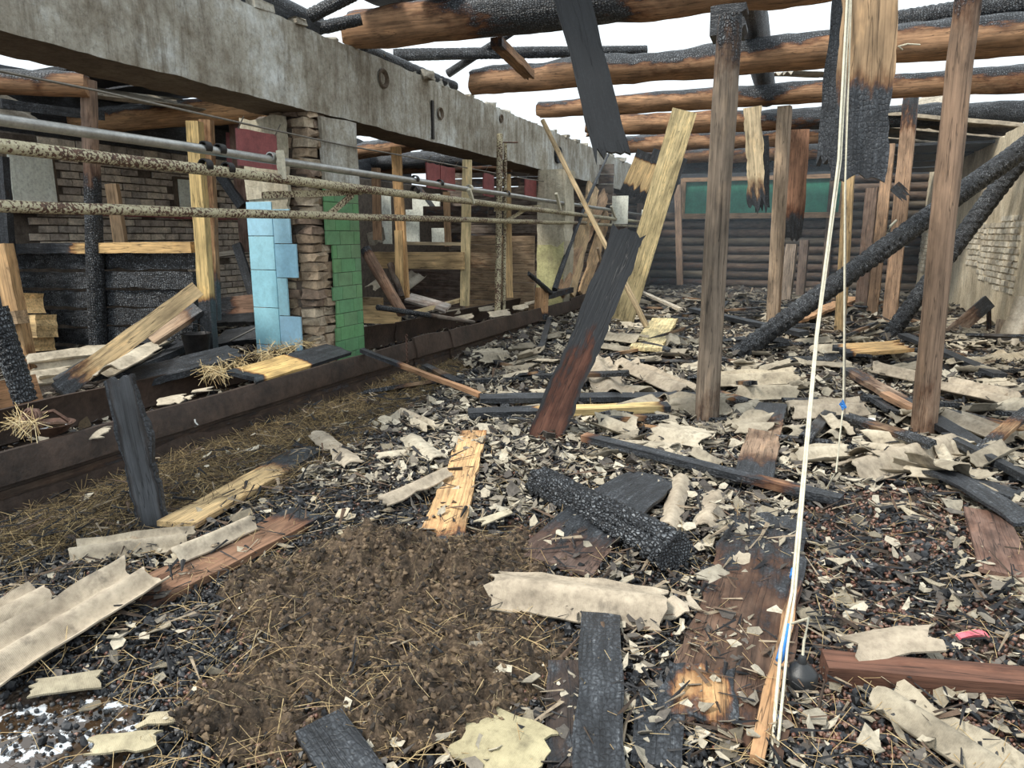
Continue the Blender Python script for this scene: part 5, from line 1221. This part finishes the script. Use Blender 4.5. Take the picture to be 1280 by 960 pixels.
tube('string', drape([Pa(1066, -60, 4.8), Pa(1056, 240, 4.6), Pa(1055, 420, 4.5), Pa(1054, 508, 4.45), Pa(1045, 590, 4.35), G(1028, 620, .02)], 8), .005, 'rope', 6, cd2)
for k in range(4): tube('blue_knot', [Pa(1050+k*.5, 506, 4.45), Pa(1053, 500+k*4, 4.44), Pa(1057, 510-k, 4.45)], .007, 'tape', 6, cd2)
tube('dark_wire', drape([Pa(1058, -60, 4.7), Pa(1057, 300, 4.65), Pa(1056, 520, 4.6)], 6), .004, 'wire', 5, label='thin dark wire hanging beside the white string', cat='wire')
c = G(999, 866, .0)+V((0, 0, .035)); lh = empty('lamp_holder', c, 'black rubber lamp holder lying on the ground beside the cord', 'lamp holder')
lathe('rubber_body', c, [(.0, -.03), (.052, -.03), (.057, .01), (.057, .045), (.050, .056), (.028, .076), (.016, .084), (.014, .105), (.010, .112), (.0, .113)], 'rubber', 24, lh)
tube('cable', [c+V((0, 0, .10)), c+V((0, .01, .16)), c+V((.01, .03, .24)), Pa(988, 780, 2.56)], .005, 'rope', 6, lh)
c = G(1083, 533, .05); bt = empty('white_socket', c, 'white ceramic socket lying on the slates behind the cord', 'socket')
lathe('socket_body', c, [(0, -.1), (.04, -.1), (.045, -.02), (.06, 0), (.065, .04), (.05, .08), (0, .085)], 'whitep', 18, bt, Matrix.Rotation(1.2, 4, 'Y'))
p = G(1196, 796, .05); strip('pink_plastic_scrap', p, G(1236, 794, .04), .045, .012, (0, -.4, 1), mat='pink', rag=.02, jag=(.01, .03), bend=.015, label='pink plastic scrap among the rubble at lower right', cat='plastic scrap')
tube('bent_wire', [P(1128, 62, z=3.5), P(1123, 58, z=3.5), P(1134, 55, z=3.5), P(1150, 56, z=3.5)], .008, 'rope', 5, label='short bent wire end hooked on the second roof log', cat='wire')

# wisp of smoke beyond the posts
ks = bpy.data.materials.new('thin_smoke'); ks.use_nodes = True; t = ks.node_tree; t.nodes.clear()
o_ = t.nodes.new('ShaderNodeOutputMaterial'); vv = t.nodes.new('ShaderNodeVolumePrincipled'); vv.inputs['Color'].default_value = (.72, .84, .95, 1); vv.inputs['Density'].default_value = .012; vv.inputs['Anisotropy'].default_value = .2
t.links.new(vv.outputs[0], o_.inputs['Volume'])
x0, x1, y0, y1, z0, z1 = -4.6, 3.1, 13.5, 22.6, .0, 3.3
vs = [(x, y, z) for z in (z0, z1) for x, y in ((x0, y0), (x1, y0), (x1, y1), (x0, y1))]
tag(link('smoke_haze', mesh('smoke_haze', vs, [(3, 2, 1, 0), (4, 5, 6, 7), (0, 1, 5, 4), (1, 2, 6, 5), (2, 3, 7, 6), (3, 0, 4, 7)]), ks), 'thin bluish smoke hanging in the far end of the barn', 'smoke', None, 'stuff')
